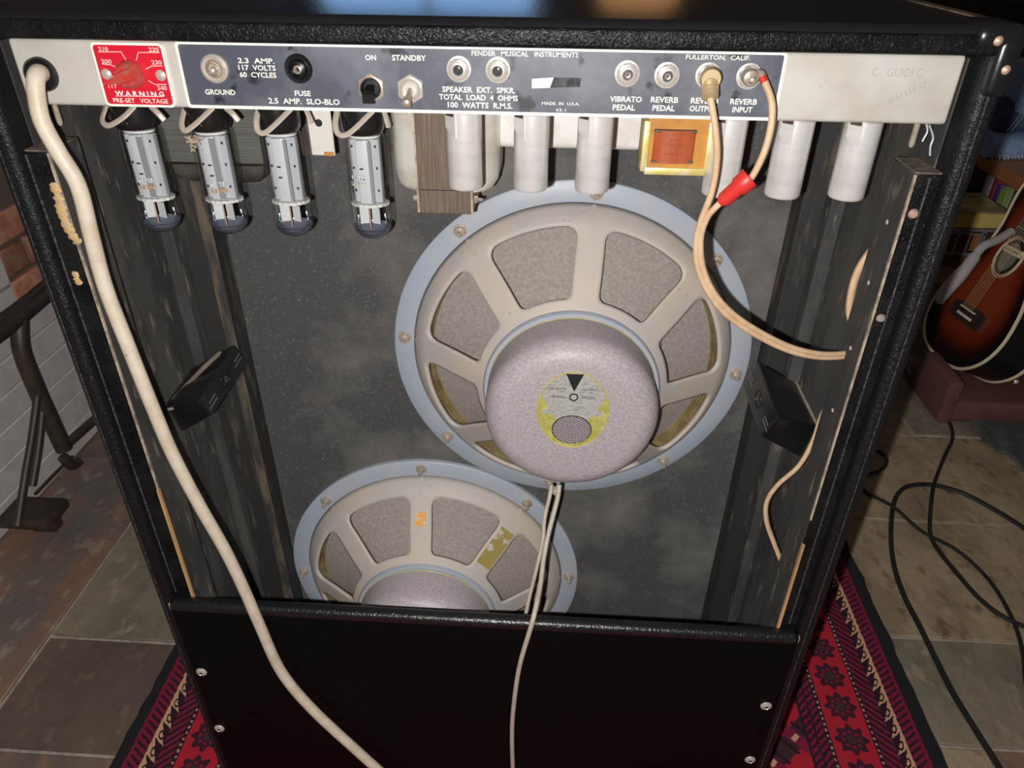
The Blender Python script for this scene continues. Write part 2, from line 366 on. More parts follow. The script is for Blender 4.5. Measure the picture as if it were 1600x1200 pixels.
MB().loft(rounded_slab(XL+.001, XR-.001, YR-.001, YF, zc, ZT, .0075, 'x', 6)).build('top_panel', tolex_top, cab)
MB().box(XL+.0015, XR-.0015, YR-.0022, YR+.004, zc+.001, ZT-.0045, bev=.0024, seg=3).build('rear_edge_covering', tolex, cab)
MB().box(XLi, XRi, YR+.012, YF, .02, .038).build('bottom_panel', woodblk, cab)
MB().box(XLi+.0004, XLi+.0016, YR+.022, .70, .04, .985).build('side_lining', woodblk, cab)
MB().box(XRi-.0016, XRi-.0004, YR+.022, .70, .04, .985).build('side_lining', woodblk, cab)
MB().box(XLi, XRi, .7025, .722, .038, .985).build('baffle_board', baffle_m, cab)
MB().box(XLi, -.333, .672, .7025, .038, .985, bev=.0012, seg=1).build('batten', batten_m, cab)
worn_m = mat('worn_brown_edge', (.115, .088, .06), .8, col2=(.035, .031, .028), scale=70, lo=.42, hi=.56, stretch=(1, 1, .18))
MB().box(-.3440, -.3328, .6710, .6725, .20, .86, bev=.0004, seg=1).build('worn_batten_edge', worn_m, cab)
MB().box(.2285, XRi, .672, .7025, .038, .985, bev=.0012, seg=1).build('batten', batten_m, cab)
MB().box(XLi, XLi+.014, .655, .672, .038, .985).build('batten_strip', woodblk, cab)
MB().box(XRi-.014, XRi, .655, .672, .038, .985).build('batten_strip', woodblk, cab)
def cleat(xa, xb, inner):
    c = MB().box(xa, xb, .5115, .549, .04, .9145, bev=.0006, seg=1).build('cleat', woodblk, cab)
    MB().box(xa, xb-.0008 if inner > 0 else xb, .5098, .5118, .04, .9135, bev=.0006, seg=1).build('vinyl_facing', tolex, c)
    MB().box(xa+.0004, xb-.0004, .5105, .548, .9143, .9152).build('end_grain', cleattop_m, c)
    e = xb-.0009 if inner > 0 else xa-.0004
    MB().box(e, e+.0013, .5090, .5112, .60, .9135).build('worn_edge', palewood, c)
    MB().box(e-.0003, e+.0019, .5082, .5114, .44, .60 if inner > 0 else .57).build('bare_wood_edge', rawwood, c)
    return c
cl = cleat(XLi, -.360, 1); cr = cleat(.244, XRi, -1)
def lumps(pts, y, r, parent, m, name):
    mb = MB(); rnd = random.Random(3)
    P = [PY(u, v, y) for u, v in smooth_path([(a, b, 0) for a, b in pts], 6) for u, v in [(u, v)]] if False else [PY(p.x, p.y, y) for p in smooth_path([(a, b, 0) for a, b in pts], 7)]
    rr = [r*rnd.uniform(.65, 1.25) for _ in P]; rr[0] *= .5; rr[-1] *= .5
    vs0 = len(mb.v); mb.tube(P, rr, 9)
    mb.v = [(x, y+(yy-y)*.35, z) for (x, yy, z) in mb.v]
    return mb.build(name, m, parent)
highlight_dust_m = mat('edge_highlight_dust', (.012, .012, .013), .7, col2=(.13, .125, .12), scale=420, lo=.40, hi=.72, detail=8)  # pale strips paint the highlight along the vinyl edges, mixed with dust and wear
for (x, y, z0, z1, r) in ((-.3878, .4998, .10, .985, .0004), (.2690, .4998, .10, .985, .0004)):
    MB().box(x-r, x+r, y-.0001, y+.0006, z0, z1).build('worn_highlight_line', highlight_dust_m, cab)
MB().box(-.3776, -.3762, .5092, .5104, .46, .912).build('worn_highlight_line', highlight_dust_m, cl); MB().box(.2535, .2547, .5092, .5104, .46, .912).build('worn_highlight_line', highlight_dust_m, cr)
lumps([(84, 285), (92, 310), (100, 340), (112, 365), (124, 381)], .5098, .0042, cl, glue_m, 'glue_residue')
lumps([(117, 424), (120, 436), (126, 445)], .5098, .0030, cl, glue_m, 'glue_residue')
scr = MB().lathe([(0, -.0022), (.0022, -.0020), (.0034, -.0006), (.0034, 0)], PY(1376, 497, .5098), (0, 1, 0), 14).build('screw', nickel_d, cr)
sc2 = MB().lathe([(0, -.0022), (.0024, -.0020), (.0036, -.0006), (.0036, 0)], PY(1427, 334, .5098), (0, 1, 0), 14).build('screw', copper, cr)
for (u, v) in ((1386, 347), (1357, 442), (1329, 544), (1301, 641)):
    p = PX(u, v, .244); MB().lathe([(0, -.0008), (.0016, -.0006), (.002, .0)], p, (1, 0, 0), 10).build('nail_head', palewood, cr)
# metal-look black corners with rivets
def corner(x, sgn):
    c = MB()
    xo = x+sgn*.0016
    for k in range(1):
        c.box(min(xo, xo-sgn*.030), max(xo, xo-sgn*.030), YR-.0044, YR+.036, ZT-.0135, ZT+.0016, bev=.006, seg=3)
        c.box(min(xo, xo-sgn*.0155), max(xo, xo-sgn*.0155), YR-.0044, YR+.036, ZT-.040, ZT-.004, bev=.005, seg=3)
    o = c.build('corner_protector', blackpl, cab)
    for (dx, dz) in ((.0175, -.0075), (.0075, -.0235)):
        MB().lathe([(0, -.0018), (.0018, -.0014), (.0029, 0)], (xo-sgn*dx, YR-.0042, ZT+dz), (0, 1, 0), 14).build('rivet', copper, o)
corner(XR, 1); corner(XL, -1)
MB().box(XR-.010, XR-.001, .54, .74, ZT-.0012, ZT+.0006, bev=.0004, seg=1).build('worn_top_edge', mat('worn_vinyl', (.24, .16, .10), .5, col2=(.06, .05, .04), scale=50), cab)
# lower back panel with its cup-washer screws
bp = MB().box(-.3815, .2635, .4955, .5094, .06, .4565, bev=.0055, seg=4).build('lower_back_panel', tolex_panel, cab)
MB().box(-.3805, .2625, .4951, .5097, .4435, .4568, bev=.0056, seg=4).build('rolled_top_edge', mat('tolex_roll', (0.008, 0.008, 0.009), 0.34, bump=0.7, bscale=420, bdist=0.0007, bvor=True, spec=0.8), bp)
for (x0, x1) in ((-.3823, -.3795), (.2620, .2642)):
    MB().box(x0, x1, .498, .507, .444, .4535, bev=.001, seg=1).build('frayed_corner', palewood, bp)
sw = None
def cup_screw(x, z):
    m = MB().lathe([(0, -.0016), (.0022, -.0021), (.0030, -.0016), (.0034, -.0022), (.0058, -.0010), (.0062, .0)], (x, .4955, z), (0, 1, 0), 20)
    o = m.build('screw_cup', nickel, bp)
    b = MB().box(x-.0018, x+.0018, .4928, .4936, z-.0004, z+.0004).box(x-.0004, x+.0004, .4928, .4936, z-.0018, z+.0018).build('screw_slot', hole_m, bp)
for (u, v) in ((315, 1050), (343, 1138), (1197, 1103), (1172, 1187)):
    p = PY(u, v, .4955); cup_screw(p.x, p.z)
# backs of the recessed side handles
def handle_cup(s, face, wall, name='handle_cup'):
    """face and wall: far-top, near-top, near-bottom, far-bottom corners"""
    bm = bmesh.new(); vv = [bm.verts.new(p) for p in face+wall]
    for f in ((0, 1, 2, 3), (0, 4, 5, 1), (1, 5, 6, 2), (2, 6, 7, 3), (3, 7, 4, 0)): bm.faces.new([vv[i] for i in f])
    bmesh.ops.recalc_face_normals(bm, faces=bm.faces[:])
    es = [e for e in bm.edges if len(e.link_faces) == 2]
    bmesh.ops.bevel(bm, geom=es, offset=.0045, segments=3, profile=.5, affect='EDGES'); bm.verts.index_update()
    o = MB().add([v.co.copy() for v in bm.verts], [[v.index for v in f.verts] for f in bm.faces]).build(name, handle_m, cab, angle=30); bm.free()
    ft, nt_, nb, fb = face; c = (ft+nt_+nb+fb)/4; nrm = (nt_-ft).cross(fb-ft).normalized(); nrm = nrm if nrm.x*s > 0 else -nrm
    ex = (ft-nt_).normalized()*(-1 if s < 0 else 1); ey = nrm.cross(ex); ey = ey if ey.z > 0 else -ey
    greym = MATS.get('moulded_mark') or mat('moulded_mark', (.16, .16, .16), .4)
    MB().lathe([(.0095, 0), (.0095, .0006), (.0088, .0006), (.0088, 0)], c, nrm, 20).build('moulded_ring', handle_m, o)
    lettering('D', c+nrm*.0007, .005, .007, greym, o, ex, ey, name='moulded_letter')
    for d_ in (-.034, .034):
        for e_, w_ in ((-.004, .009), (.002, .007)):
            p = c+ex*d_+ey*e_; MB().prism([p-ex*w_-ey*.0006, p+ex*w_-ey*.0006, p+ex*w_+ey*.0006, p-ex*w_+ey*.0006], nrm*.0005).build('moulded_mark', greym, o)
    return o
XA, XB = -.325, XLi+.0018
hl = handle_cup(1, [PX(367, 536, XA), PX(311, 626, XA), PX(332, 650, XA), PX(391, 564, XA)],
                [PX(303, 572, XB), PX(258, 632, XB), PX(286, 676, XB), PX(335, 616, XB)])
XA, XB = .205, XRi-.0018
hr = handle_cup(-1, [PX(1184, 563, XA), PX(1217, 657, XA), PX(1187, 683, XA), PX(1157, 598, XA)],
                [PX(1243, 595, XB), PX(1278, 664, XB), PX(1250, 716, XB), PX(1222, 640, XB)])
tape_m = mat('tan_tape', (.27, .225, .185), .7, col2=(.20, .16, .13), scale=120)
P = smooth_path([PX(346, 549, -.330), PX(318, 575, -.345), PX(292, 602, -.365), PX(264, 632, XLi+.004)], 5)
MB().tube(P, [.002]+[.0068]*(len(P)-2)+[.004], 8, flat=.35).build('bent_tab', tape_m, hl)
P = smooth_path([PX(262, 640, XLi+.006), PX(280, 636, -.365), PX(296, 630, -.350)], 5)
MB().tube(P, .0030, 8, flat=.5).build('bent_tab', tape_m, hl)
P = [PX(1244, 597, XRi-.004), PX(1258, 626, XRi-.004), PX(1277, 664, XRi-.004)]
MB().tube(P, .0016, 6).build('edge_strip', tape_m, hr)

# ================================================================== CHASSIS
YC = .513; CX0, CX1, CZ0, CZ1 = -.3655, .2555, .9455, .9880
ch = thing('amplifier_chassis', (-.055, .60, CZ0), 'pale metal amplifier chassis with dark lettered rear panel under the cabinet top', 'chassis')
MB().box(CX0, CX1, YC, .688, CZ0, CZ1, bev=.0028, seg=3).build('chassis_body', chassis_m, ch)
def quad_plate(px, y0, y1, r):
    P = [PY(u, v, YC) for u, v in px]; x0 = sum((P[0].x, P[3].x))/2; x1 = (P[1].x+P[2].x)/2; z1 = (P[0].z+P[1].z)/2; z0 = (P[2].z+P[3].z)/2
    return x0, x1, z0, z1
def rr_loop(x0, x1, z0, z1, y, r, n=4):
    l = []
    for (cx, cz, q) in ((x1-r, z1-r, 0), (x0+r, z1-r, 1), (x0+r, z0+r, 2), (x1-r, z0+r, 3)):
        for k in range(n+1): t = pi/2*(q+k/n); l.append((cx+r*cos(t), y, cz+r*sin(t)))
    return l
X0, X1 = PY(286, 125, YC).x, PY(1221, 135, YC).x
pz0, pz1 = .9462, .9876
pp = MB().prism(rr_loop(X0, X1, pz0, pz1, YC-.0010, .0022), (0, .0012, 0)).build('panel_plate', white_m, ch)
MB().prism(rr_loop(X0+.0022, X1-.0022, pz0+.0022, pz1-.0014, YC-.0016, .0014), (0, .001, 0)).build('dark_panel_field', panel_m, pp)
YT = YC-.0018
def ptext(s, u, v, w, h, m=white_m, parent=None, bold=.022, sp=1.0, y=None):
    c = PY(u, v, y or YT); sc = (PY(u+50, v, y or YT).x-PY(u-50, v, y or YT).x)/100
    sv = (PY(u, v-5, YT).z-PY(u, v+5, YT).z)/10
    return lettering(s, c, w*sc, h*sv, m, parent or pp, bold=bold, spacing=sp)
for a in (('2.3  AMP.', 400, 95, 57, 8.5), ('117  VOLTS', 401.5, 106, 58, 8.5), ('60  CYCLES', 403, 117, 57, 8.5), ('GROUND', 344, 144, 47, 8.5),
          ('FUSE', 473, 146, 25, 8.5), ('2.5  AMP.  SLO-BLO', 475, 158.5, 111, 9), ('ON', 579, 90, 17, 8.5), ('STANDBY', 639, 90.5, 53, 9),
          ('SPEAKER  EXT.  SPKR.', 748, 140.5, 114, 9), ('TOTAL  LOAD  4  OHMS', 747.5, 152.5, 123, 9), ('100  WATTS  R.M.S.', 750, 164.7, 101, 9),
          ('VIBRATO', 978, 155, 50, 9), ('PEDAL', 975, 168, 35, 9), ('REVERB', 1038.5, 156, 43, 9), ('PEDAL', 1037, 169, 35, 9),
          ('REVERB', 1101, 157.5, 43, 9), ('OUTPUT', 1099, 170, 43, 9), ('REVERB', 1162, 159, 42, 9), ('INPUT', 1160, 171.5, 31, 9)):
    ptext(*a)
for a in (('FENDER   MUSICAL   INSTRUMENTS', 820, 84.5, 167, 8), ('FULLERTON,  CALIF.', 1122, 90.5, 101, 8.5)): ptext(*a, bold=.012)
ptext('MADE  IN  U.S.A.', 876, 162, 59, 4.6, bold=.012); ptext('43-1', 876, 172, 16, 5, bold=.0)
# torn white tape and its scuffed trace
tp = [PY(u, v, YT) for u, v in ((831, 123), (865, 121), (859, 137), (831, 138))]
MB().prism([p-Vector((0, .0004, 0)) for p in tp], (0, .0005, 0)).build('torn_tape', paper_m, pp)
scuff = mat('tape_residue', (.022, .022, .024), .7, col2=(.075, .075, .085), scale=400, lo=.4, hi=.6)
MB().prism([PY(u, v, YT)+Vector((0, .0001, 0)) for u, v in ((866, 121), (908, 122), (906, 136), (860, 137))], (0, .0002, 0)).build('tape_residue', scuff, pp)
# red voltage plate
vx0, vx1 = PY(155, 116, YC).x, PY(265.5, 116, YC).x
vp = MB().prism(rr_loop(vx0, vx1, .9462, .9866, YC-.0014, .003), (0, .0016, 0)).build('voltage_plate', white_m, ch)
MB().prism(rr_loop(vx0+.0016, vx1-.0016, .9478, .9850, YC-.0018, .0022), (0, .0008, 0)).build('red_plate_field', red_m, vp)
VY = YC-.0020
for a in (('210', 161, 76.5, 15, 7), ('220', 240, 77.5, 16, 7), ('200', 166, 96, 16, 7), ('230', 244.5, 97.5, 16, 7), ('240', 253, 137.5, 15, 7)):
    ptext(*a, parent=vp, m=pink_m, y=VY, bold=.02)
ptext('117', 176, 135, 13, 6, parent=vp, m=pink_m, y=VY, bold=.01)
ptext('WARNING', 218, 146.5, 76, 8, parent=vp, y=VY, bold=.03, sp=1.5); ptext('PRE-SET   VOLTAGE', 219.5, 157.5, 85, 7, parent=vp, y=VY, bold=.01)
def pline(pts, r=.00035):
    MB().tube([PY(u, v, VY) for u, v in pts], r, 6).build('printed_line', pink_m, vp)
pline([(154, 81), (189, 81), (197, 94)]); pline([(213, 94), (216, 82), (249, 82)]); pline([(160, 100), (172, 101), (184, 106)])
pline([(228, 108), (238, 103), (254, 103)]); pline([(232, 126), (242, 132), (260, 132)]); pline([(181, 150), (255, 151)])
for (u, v) in ((166, 116), (251, 118)):
    p = PY(u, v, VY); MB().lathe([(0, -.0012), (.0024, -.0010), (.0036, 0)], p, (0, 1, 0), 16).build('plate_screw', nickel, vp)
kc = PY(205, 116, VY)
kb = MB().lathe([(0, -.0085), (.0065, -.0085), (.0080, -.0070), (.0092, 0)], kc, (0, 1, 0), 28).build('voltage_knob', redknob_m, ch)
ang = math.atan2(PY(170, 129, VY).z-kc.z, PY(170, 129, VY).x-kc.x)
d = Vector((cos(ang), 0, sin(ang))); q = Vector((-d.z, 0, d.x)); kl = [kc+d*.0175, kc+d*.004+q*.0038, kc-d*.0085+q*.0042, kc-d*.0092-q*.0042, kc+d*.004-q*.0038]
MB().loft([[p+Vector((0, -.0005, 0)) for p in kl], [kc+(p-kc)*.93+Vector((0, -.0105, 0)) for p in kl], [kc+(p-kc)*.8+Vector((0, -.0125, 0)) for p in kl]]).build('pointer', redknob_m, kb)
# cord grommet
gc = PY(66, 116, YC)
MB().lathe([(.0058, -.001), (.0060, -.0055), (.0085, -.0060), (.0108, -.0035), (.0112, 0)], gc, (0, 1, 0), 28).build('cord_grommet', blackpl, ch)

def hexnut(mb, c, r, h, rot=0.2):
    l = [Vector((c.x+r*cos(rot+pi/3*k), c.y, c.z+r*sin(rot+pi/3*k))) for k in range(6)]
    mb.loft([l, [p+Vector((0, -h*.75, 0)) for p in l], [c+(p-c)*.88+Vector((0, -h, 0)) for p in l]])
# ground selector
g = PY(336, 107, YC-.0016)
o = MB().lathe([(.0092, 0), (.0090, -.0016), (.0076, -.0026), (.0068, -.0018), (.0060, -.0012), (.0060, -.0004)], g, (0, 1, 0), 32).build('ground_switch', nickel, ch)
MB().lathe([(.0064, -.0008), (.0052, -.0038), (.0042, -.0040), (.0036, -.001), (.0, -.001)], g, (0, 1, 0), 24).build('bushing', nickel_d, o)
MB().lathe([(0, -.0068), (.0016, -.0062), (.0021, -.0046), (.0016, -.001)], g+Vector((.0004, 0, -.0004)), (0, 1, 0), 16).build('lever_tip', nickel, o)
# fuse holder
g = PY(467, 107, YC-.0016)
o = MB().lathe([(.0092, 0), (.0092, -.0014), (.0084, -.0024), (.0064, -.0022), (.0060, -.0006), (.0, -.0006)], g, (0, 1, 0), 32).build('fuse_holder', blackpl, ch)
MB().lathe([(.0058, -.0008), (.0056, -.0064), (.0042, -.0070), (.0038, -.0022), (0, -.0022)], g, (0, 1, 0), 24).build('fuse_cap', blackpl, o)
MB().lathe([(0.0012, -.0030), (.0016, -.0054), (.0026, -.0050), (.0028, -.0030)], g+Vector((.0006, 0, 0)), (0, 1, 0), 16).build('fuse_contact', nickel_d, o)
# switches
def toggle(u, v, lever_m, bat, nutm, name):
    g = PY(u, v, YC-.0016); mb = MB(); hexnut(mb, g, .0094, .0028, .52); o = mb.build(name, nutm, ch)
    MB().lathe([(.0068, -.0020), (.0066, -.0058), (.0050, -.0066), (.0046, -.003), (0, -.003)], g, (0, 1, 0), 24).build('bushing', nutm if not bat else hole_m, o)
    if bat: MB().loft([[g+Vector((x*.8, -.003, z*.8+.001)) for x, z in ((-.0034, -.002), (.0034, -.002), (.0034, .002), (-.0034, .002))],
                       [g+Vector((x, -.0125, z-.0044)) for x, z in ((-.0040, -.0032), (.0040, -.0032), (.0040, .0022), (-.0040, .0022))]]).build('lever', lever_m, o)
    else: MB().tube([g+Vector((0, -.003, .0)), g+Vector((0, -.009, -.0025)), g+Vector((-.0003, -.0145, -.0052)), g+Vector((-.0003, -.0165, -.0062)), g+Vector((-.0003, -.0176, -.0068))], [.0016, .0019, .0029, .0031, .0016], 14).build('lever', lever_m, o)
toggle(581, 137, blackpl, True, nickel_d, 'power_switch'); toggle(642, 139, nickel_d, False, nickel, 'standby_switch')
# jacks
def jack(u, v, rca, name='phone_jack'):
    g = PY(u, v, YC-.0016); o = MB().lathe([(.0080, 0), (.0080, -.0008), (.0066, -.0010)], g, (0, 1, 0), 28).build(name, nickel, ch)
    mb = MB(); hexnut(mb, g+Vector((0, -.0006, 0)), .0072, .0022, .3); mb.build('nut', nickel, o)
    MB().lathe([(.0048, -.0026), (.0046, -.0046), (.0034, -.0048), (.0032, -.0030)], g, (0, 1, 0), 24).build('bushing', nickel, o)
    if rca:
        MB().lathe([(.0032, -.0034), (.0, -.0034)], g, (0, 1, 0), 20).build('insulator', darkbell, o)
        MB().lathe([(.0009, -.0034), (.0010, -.0050), (.0018, -.0052), (.0019, -.0034)], g, (0, 1, 0), 16).build('centre_contact', nickel_d, o)
    else:
        MB().lathe([(.0032, -.0031), (.0, -.0031)], g, (0, 1, 0), 20).build('socket_hole', hole_m, o)
        MB().box(g.x-.0002, g.x+.0014, g.y-.0040, g.y-.0030, g.z+.0004, g.z+.0024, bev=.0004, seg=1).build('spring_contact', nickel_d, o)
jack(717, 108, False); jack(778, 109.5, False)
for (u, v) in ((980, 115), (1042, 117.5), (1106, 118), (1170, 119)): jack(u, v, True, 'phono_jack')
# pencilled and stamped marks on the bare metal
pencil = mat('pencil_mark', (.36, .35, .34), .6)
stamp = mat('stamp_mark', (.43, .41, .375), .6)
CH = [c for c in ch.children if c.name.startswith('chassis_body')][0]
YB = YC-.0003
def mark(s, u, v, w, h, rotdeg, m, bold=-.012):
    c = PY(u, v, YB); sc = 1/2420.; a = radians(rotdeg)
    lettering(s, c, w*sc, h*sc, m, CH, Vector((cos(a), 0, sin(a))), Vector((-sin(a), 0, cos(a))), bold=bold, name='pencil_mark')
mark('C   GUIDI.C', 1402, 113, 76, 12, 0, pencil); mark('G U U F O', 1417, 145, 56, 8, 30, pencil, 0); mark('U F O', 1440, 162, 40, 7, 26, stamp, -.01); mark('A  28283', 1304, 136, 52, 8, -1, stamp, -.005)
# chassis screws and stray wires hanging below the ends
for (u, v) in ((95, 196), (1423, 230)):
    a = PY(u, v, .545); MB().tube([Vector((a.x, .545, CZ0+.001)), a+Vector((0, 0, .002)), a], [.0022, .0022, .0012], 10).build('mounting_screw', nickel_d, ch)
for pts in (((1447, 190), (1449, 205), (1444, 215), (1441, 221)), ((1452, 195), (1458, 214), (1454, 228), (1453, 243))):
    MB().tube(smooth_path([PY(u, v, .53) for u, v in pts], 5), .0007, 6).build('wire_end', mat('tinned_wire', (.7, .7, .7), .4, .6) if 'tinned_wire' not in MATS else MATS['tinned_wire'], ch)
# small rusty bracket
a, b = PY(487, 243, .60), PY(524, 243, .60)
br = MB().box(a.x, b.x, .600, .6016, a.z, CZ0, bev=.0008, seg=1).build('bracket', rustwhite, ch)
MB().lathe([(.0030, -.0003), (0, -.0003)], PY(498, 192, .60), (0, 1, 0), 16).build('bracket_hole', hole_m, br)
MB().box(b.x-.009, b.x-.001, .5992, .60, a.z, a.z+.0035, bev=.0008, seg=1).build('rust_patch', mat('rust', (.50, .20, .04), .8), br)
# spring retainers over the power tube bases
TUBES = [(-.3305, 0), (-.2722, 1), (-.2160, 2), (-.1495, 3)]
RET = [([(210, 166), (192, 184), (170, 196), (160, 188), (166, 166)], [(236, 166), (247, 177), (257, 188)]),
       ([(333, 168), (304, 195), (289, 204), (284, 192), (289, 168)], [(353, 168), (364, 178), (373, 189)]),
       ([(455, 170), (418, 205), (404, 205), (401, 189), (404, 168)], [(478, 170), (483, 182), (488, 193)]),
       ([(583, 173), (547, 207), (530, 210), (524, 195), (527, 170)], [(600, 173), (604, 186), (607, 199)])]
for left, right in RET:
    ym = (.567, .561, .560, .564, .573)
    MB().tube(smooth_path([PY(u, v, y) for (u, v), y in zip(left, ym)], 7), .0023, 8, flat=.6).build('tube_retainer', spring_m, ch)
    MB().tube(smooth_path([PY(u, v, y) for (u, v), y in zip(right, (.570, .567, .567))], 6), .0023, 8, flat=.6).build('tube_retainer', spring_m, ch)

# ================================================================== POWER TUBES
def power_tube(x, label, txt, k):
    y = .583; zt = .9440; t = thing('vacuum_tube', (x, y, zt), label, 'vacuum tube', 'power tubes hanging from the chassis')
    MB().lathe([(0, 0), (.0166, 0), (.0170, -.002), (.0170, -.021), (.0164, -.026), (.0150, -.0285)], (x, y, zt), (0, 0, 1), 36).build('base', bakelite, t)
    zb = .8290
    prof = [(.0140, zt-.0275), (.0158, zt-.031), (.0162, zt-.036), (.0163, zb+.014)] + [(.0163*cos(a)**.8 if a < 1.5 else 0.0, zb+.0135-.0135*sin(a)) for a in [.2, .4, .6, .8, 1.0, 1.2, 1.4, 1.5708]]
    MB().lathe([(r, z-zt) for r, z in prof], (x, y, zt), (0, 0, 1), 40).build('glass_envelope', glass_m, t)
    MB().lathe([(.0154*cos(a)**.8 if a < 1.5 else 0., zb+.0132-.0125*sin(a)-zt) for a in [.3, .4, .6, .8, 1.0, 1.2, 1.4, 1.5708]], (x, y, zt), (0, 0, 1), 32).build('getter_mirror', getter_m, t)
    z1, z0 = .9105, .8600
    an = MB().box(x-.0118, x+.0118, y-.0035, y+.0035, z0, z1, bev=.0006, seg=1).build('anode_plate', anode_m, t)
    MB().box(x-.0062, x+.0048, y-.0082, y+.0082, z0, z1, bev=.0012, seg=2).build('anode_box', anode_l, an)
    MB().box(x+.0004, x+.0050, y-.0086, y-.0078, z0+.001, z1-.001).build('anode_fold', anode_d, an) if k < 2 else MB().box(x+.0034, x+.0060, y-.0086, y-.0070, z0+.001, z1-.001).build('anode_fold', anode_d, an)
    hm = MB()
    for sx in (-.0098, .0088):
        for zz in (.905, .888, .870): hm.box(x+sx-.0007, x+sx+.0007, y-.0039, y-.0033, zz-.0010, zz+.0010)
    for zz in (.8885, .8800): hm.box(x-.0040, x-.0010, y-.0087, y-.0080, zz-.0006, zz+.0006)
    hm.build('punched_hole', blackink, an)
    l = []
    for j in range(40):
        a = 2*pi*j/40; r = .0150+(.0007 if j % 2 else -.0006); l.append((x+r*cos(a), y+r*sin(a)*.72, .8575))
    MB().prism(l, (0, 0, .0022)).build('mica_spacer', mica_m, t)
    MB().prism([(x+r*.85, y+q*.6, .9120) for r, q in [(.0150*cos(2*pi*j/28), .0150*sin(2*pi*j/28)) for j in range(28)]], (0, 0, .0016)).build('mica_spacer', mica_m, t)
    MB().box(x-.0085, x-.0012, y-.0050, y-.0042, .8425, .8560, rot=Matrix.Rotation(radians(22), 3, 'Z')).box(x+.0012, x+.0085, y-.0050, y-.0042, .8425, .8560, rot=Matrix.Rotation(radians(-22), 3, 'Z')).build('getter_holder', anode_l, t)
    MB().tube([(x, y-.0056, .859), (x, y-.0056, .838)], .0006, 6).build('support_rod', copper, t)
    if txt:
        c1, c2, a0, zz = txt; wr = (x, y, .01655, a0)
        lettering('EL 34', (x, y, zz+.0048), .0105, .0036, c1, t, Vector((-1, 0, 0)), Vector((0, 0, -1)), wrap=wr, bold=.01, name='printed_lettering')
        lettering('PHILIPS', (x, y, zz-.0005), .0125, .0036, c2, t, Vector((-1, 0, 0)), Vector((0, 0, -1)), wrap=wr, bold=.01, name='printed_lettering')
    return t
wprint = mat('white_print', (.72, .71, .66), .5); oprint = mat('orange_print', (.62, .36, .18), .5)
power_tube(TUBES[0][0], 'glass power tube with orange print below the red voltage plate, leftmost tube', (wprint, oprint, .22, .8720), 0)
power_tube(TUBES[1][0], 'glass power tube with orange print and dust clump, below the GROUND lettering', (wprint, oprint, .25, .8705), 1)
power_tube(TUBES[2][0], 'glass power tube without print, below the FUSE lettering', None, 2)
power_tube(TUBES[3][0], 'glass power tube with white print, beside the bell covered transformer', (wprint, wprint, -.30, .8790), 3)
lint_m = mat('lint', (.45, .36, .26), .9)
mb = MB(); rnd = random.Random(5)
for i in range(26):
    c = Vector((-.2722-.0085+rnd.gauss(0, .0026), .5680, .9085+rnd.gauss(0, .0022)))
    mb.tube([c, c+Vector((rnd.gauss(0, .002), -.0012, rnd.gauss(0, .0016))), c+Vector((rnd.gauss(0, .003), -.0006, rnd.gauss(0, .002)))], .00035, 5)
tag(mb.build('lint_clump', lint_m, base=(-.281, .568, .9085)), 'tan lint clump stuck to the second glass tube from the left', 'lint', kind='stuff')

# ================================================================== TUBE SHIELDS
def shield(x, label):
    y = .5435; r = .0128; t = thing('tube_shield', (x, y, CZ0), label, 'tube shield', 'aluminium tube shields hanging from the chassis')
    zb = .8862-CZ0
    prof = [(r*.80, -.0015), (r, -.0020), (r, zb+.0022), (r*.93, zb+.0006), (r*.80, zb), (r*.62, zb+.0003), (r*.60, zb+.004)]
    MB().lathe(prof, (x, y, CZ0), (0, 0, 1), 40).build('shield_can', alu, t)
    a0 = radians(232)
    MB().lathe([(r*.55, .0006), (r*1.02, .0006), (r*1.05, -.0035), (r*.98, -.0045)], (x, y, CZ0), (0, 0, 1), 40).build('collar', alu, t)
    # pressed bayonet tab with its shadowed slot
    l = []
    for (da, dz) in ((-.42, -.0040), (.30, -.0040), (.30, -.0205), (-.10, -.0165), (-.42, -.0140)):
        a = a0+da; l.append([(x+rr*cos(a), y+rr*sin(a), CZ0+dz) for rr in (r*.98, r*1.11)])
    MB().loft([[p[0] for p in l], [p[1] for p in l]]).build('bayonet_tab', alu, t)
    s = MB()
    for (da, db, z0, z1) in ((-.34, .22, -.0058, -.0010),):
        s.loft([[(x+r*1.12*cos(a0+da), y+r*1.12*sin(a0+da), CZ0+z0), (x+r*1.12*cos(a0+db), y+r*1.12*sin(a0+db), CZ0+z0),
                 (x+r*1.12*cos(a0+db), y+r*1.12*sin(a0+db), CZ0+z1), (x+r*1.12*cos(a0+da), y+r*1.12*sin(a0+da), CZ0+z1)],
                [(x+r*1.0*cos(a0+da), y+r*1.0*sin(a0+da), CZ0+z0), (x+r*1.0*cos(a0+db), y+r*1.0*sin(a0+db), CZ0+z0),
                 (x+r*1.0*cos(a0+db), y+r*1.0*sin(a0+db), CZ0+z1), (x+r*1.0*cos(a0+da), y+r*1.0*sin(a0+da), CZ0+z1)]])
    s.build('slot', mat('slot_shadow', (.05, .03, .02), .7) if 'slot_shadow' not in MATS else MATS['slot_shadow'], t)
    return t
for (x, lb) in ((-.0656, 'aluminium tube shield in front of the brown laminated transformer core'),
                (-.0169, 'aluminium tube shield just right of the bell covered transformer'),
                (.0287, 'aluminium tube shield directly above the top bolt of the upper loudspeaker'),
                (.1225, 'aluminium tube shield just right of the orange transformer, behind a tan wire'),
                (.1684, 'aluminium tube shield below the bare metal, beside the red connector, second from right'),
                (.2145, 'rightmost aluminium tube shield, nearest the right cabinet wall')):
    shield(x, lb)

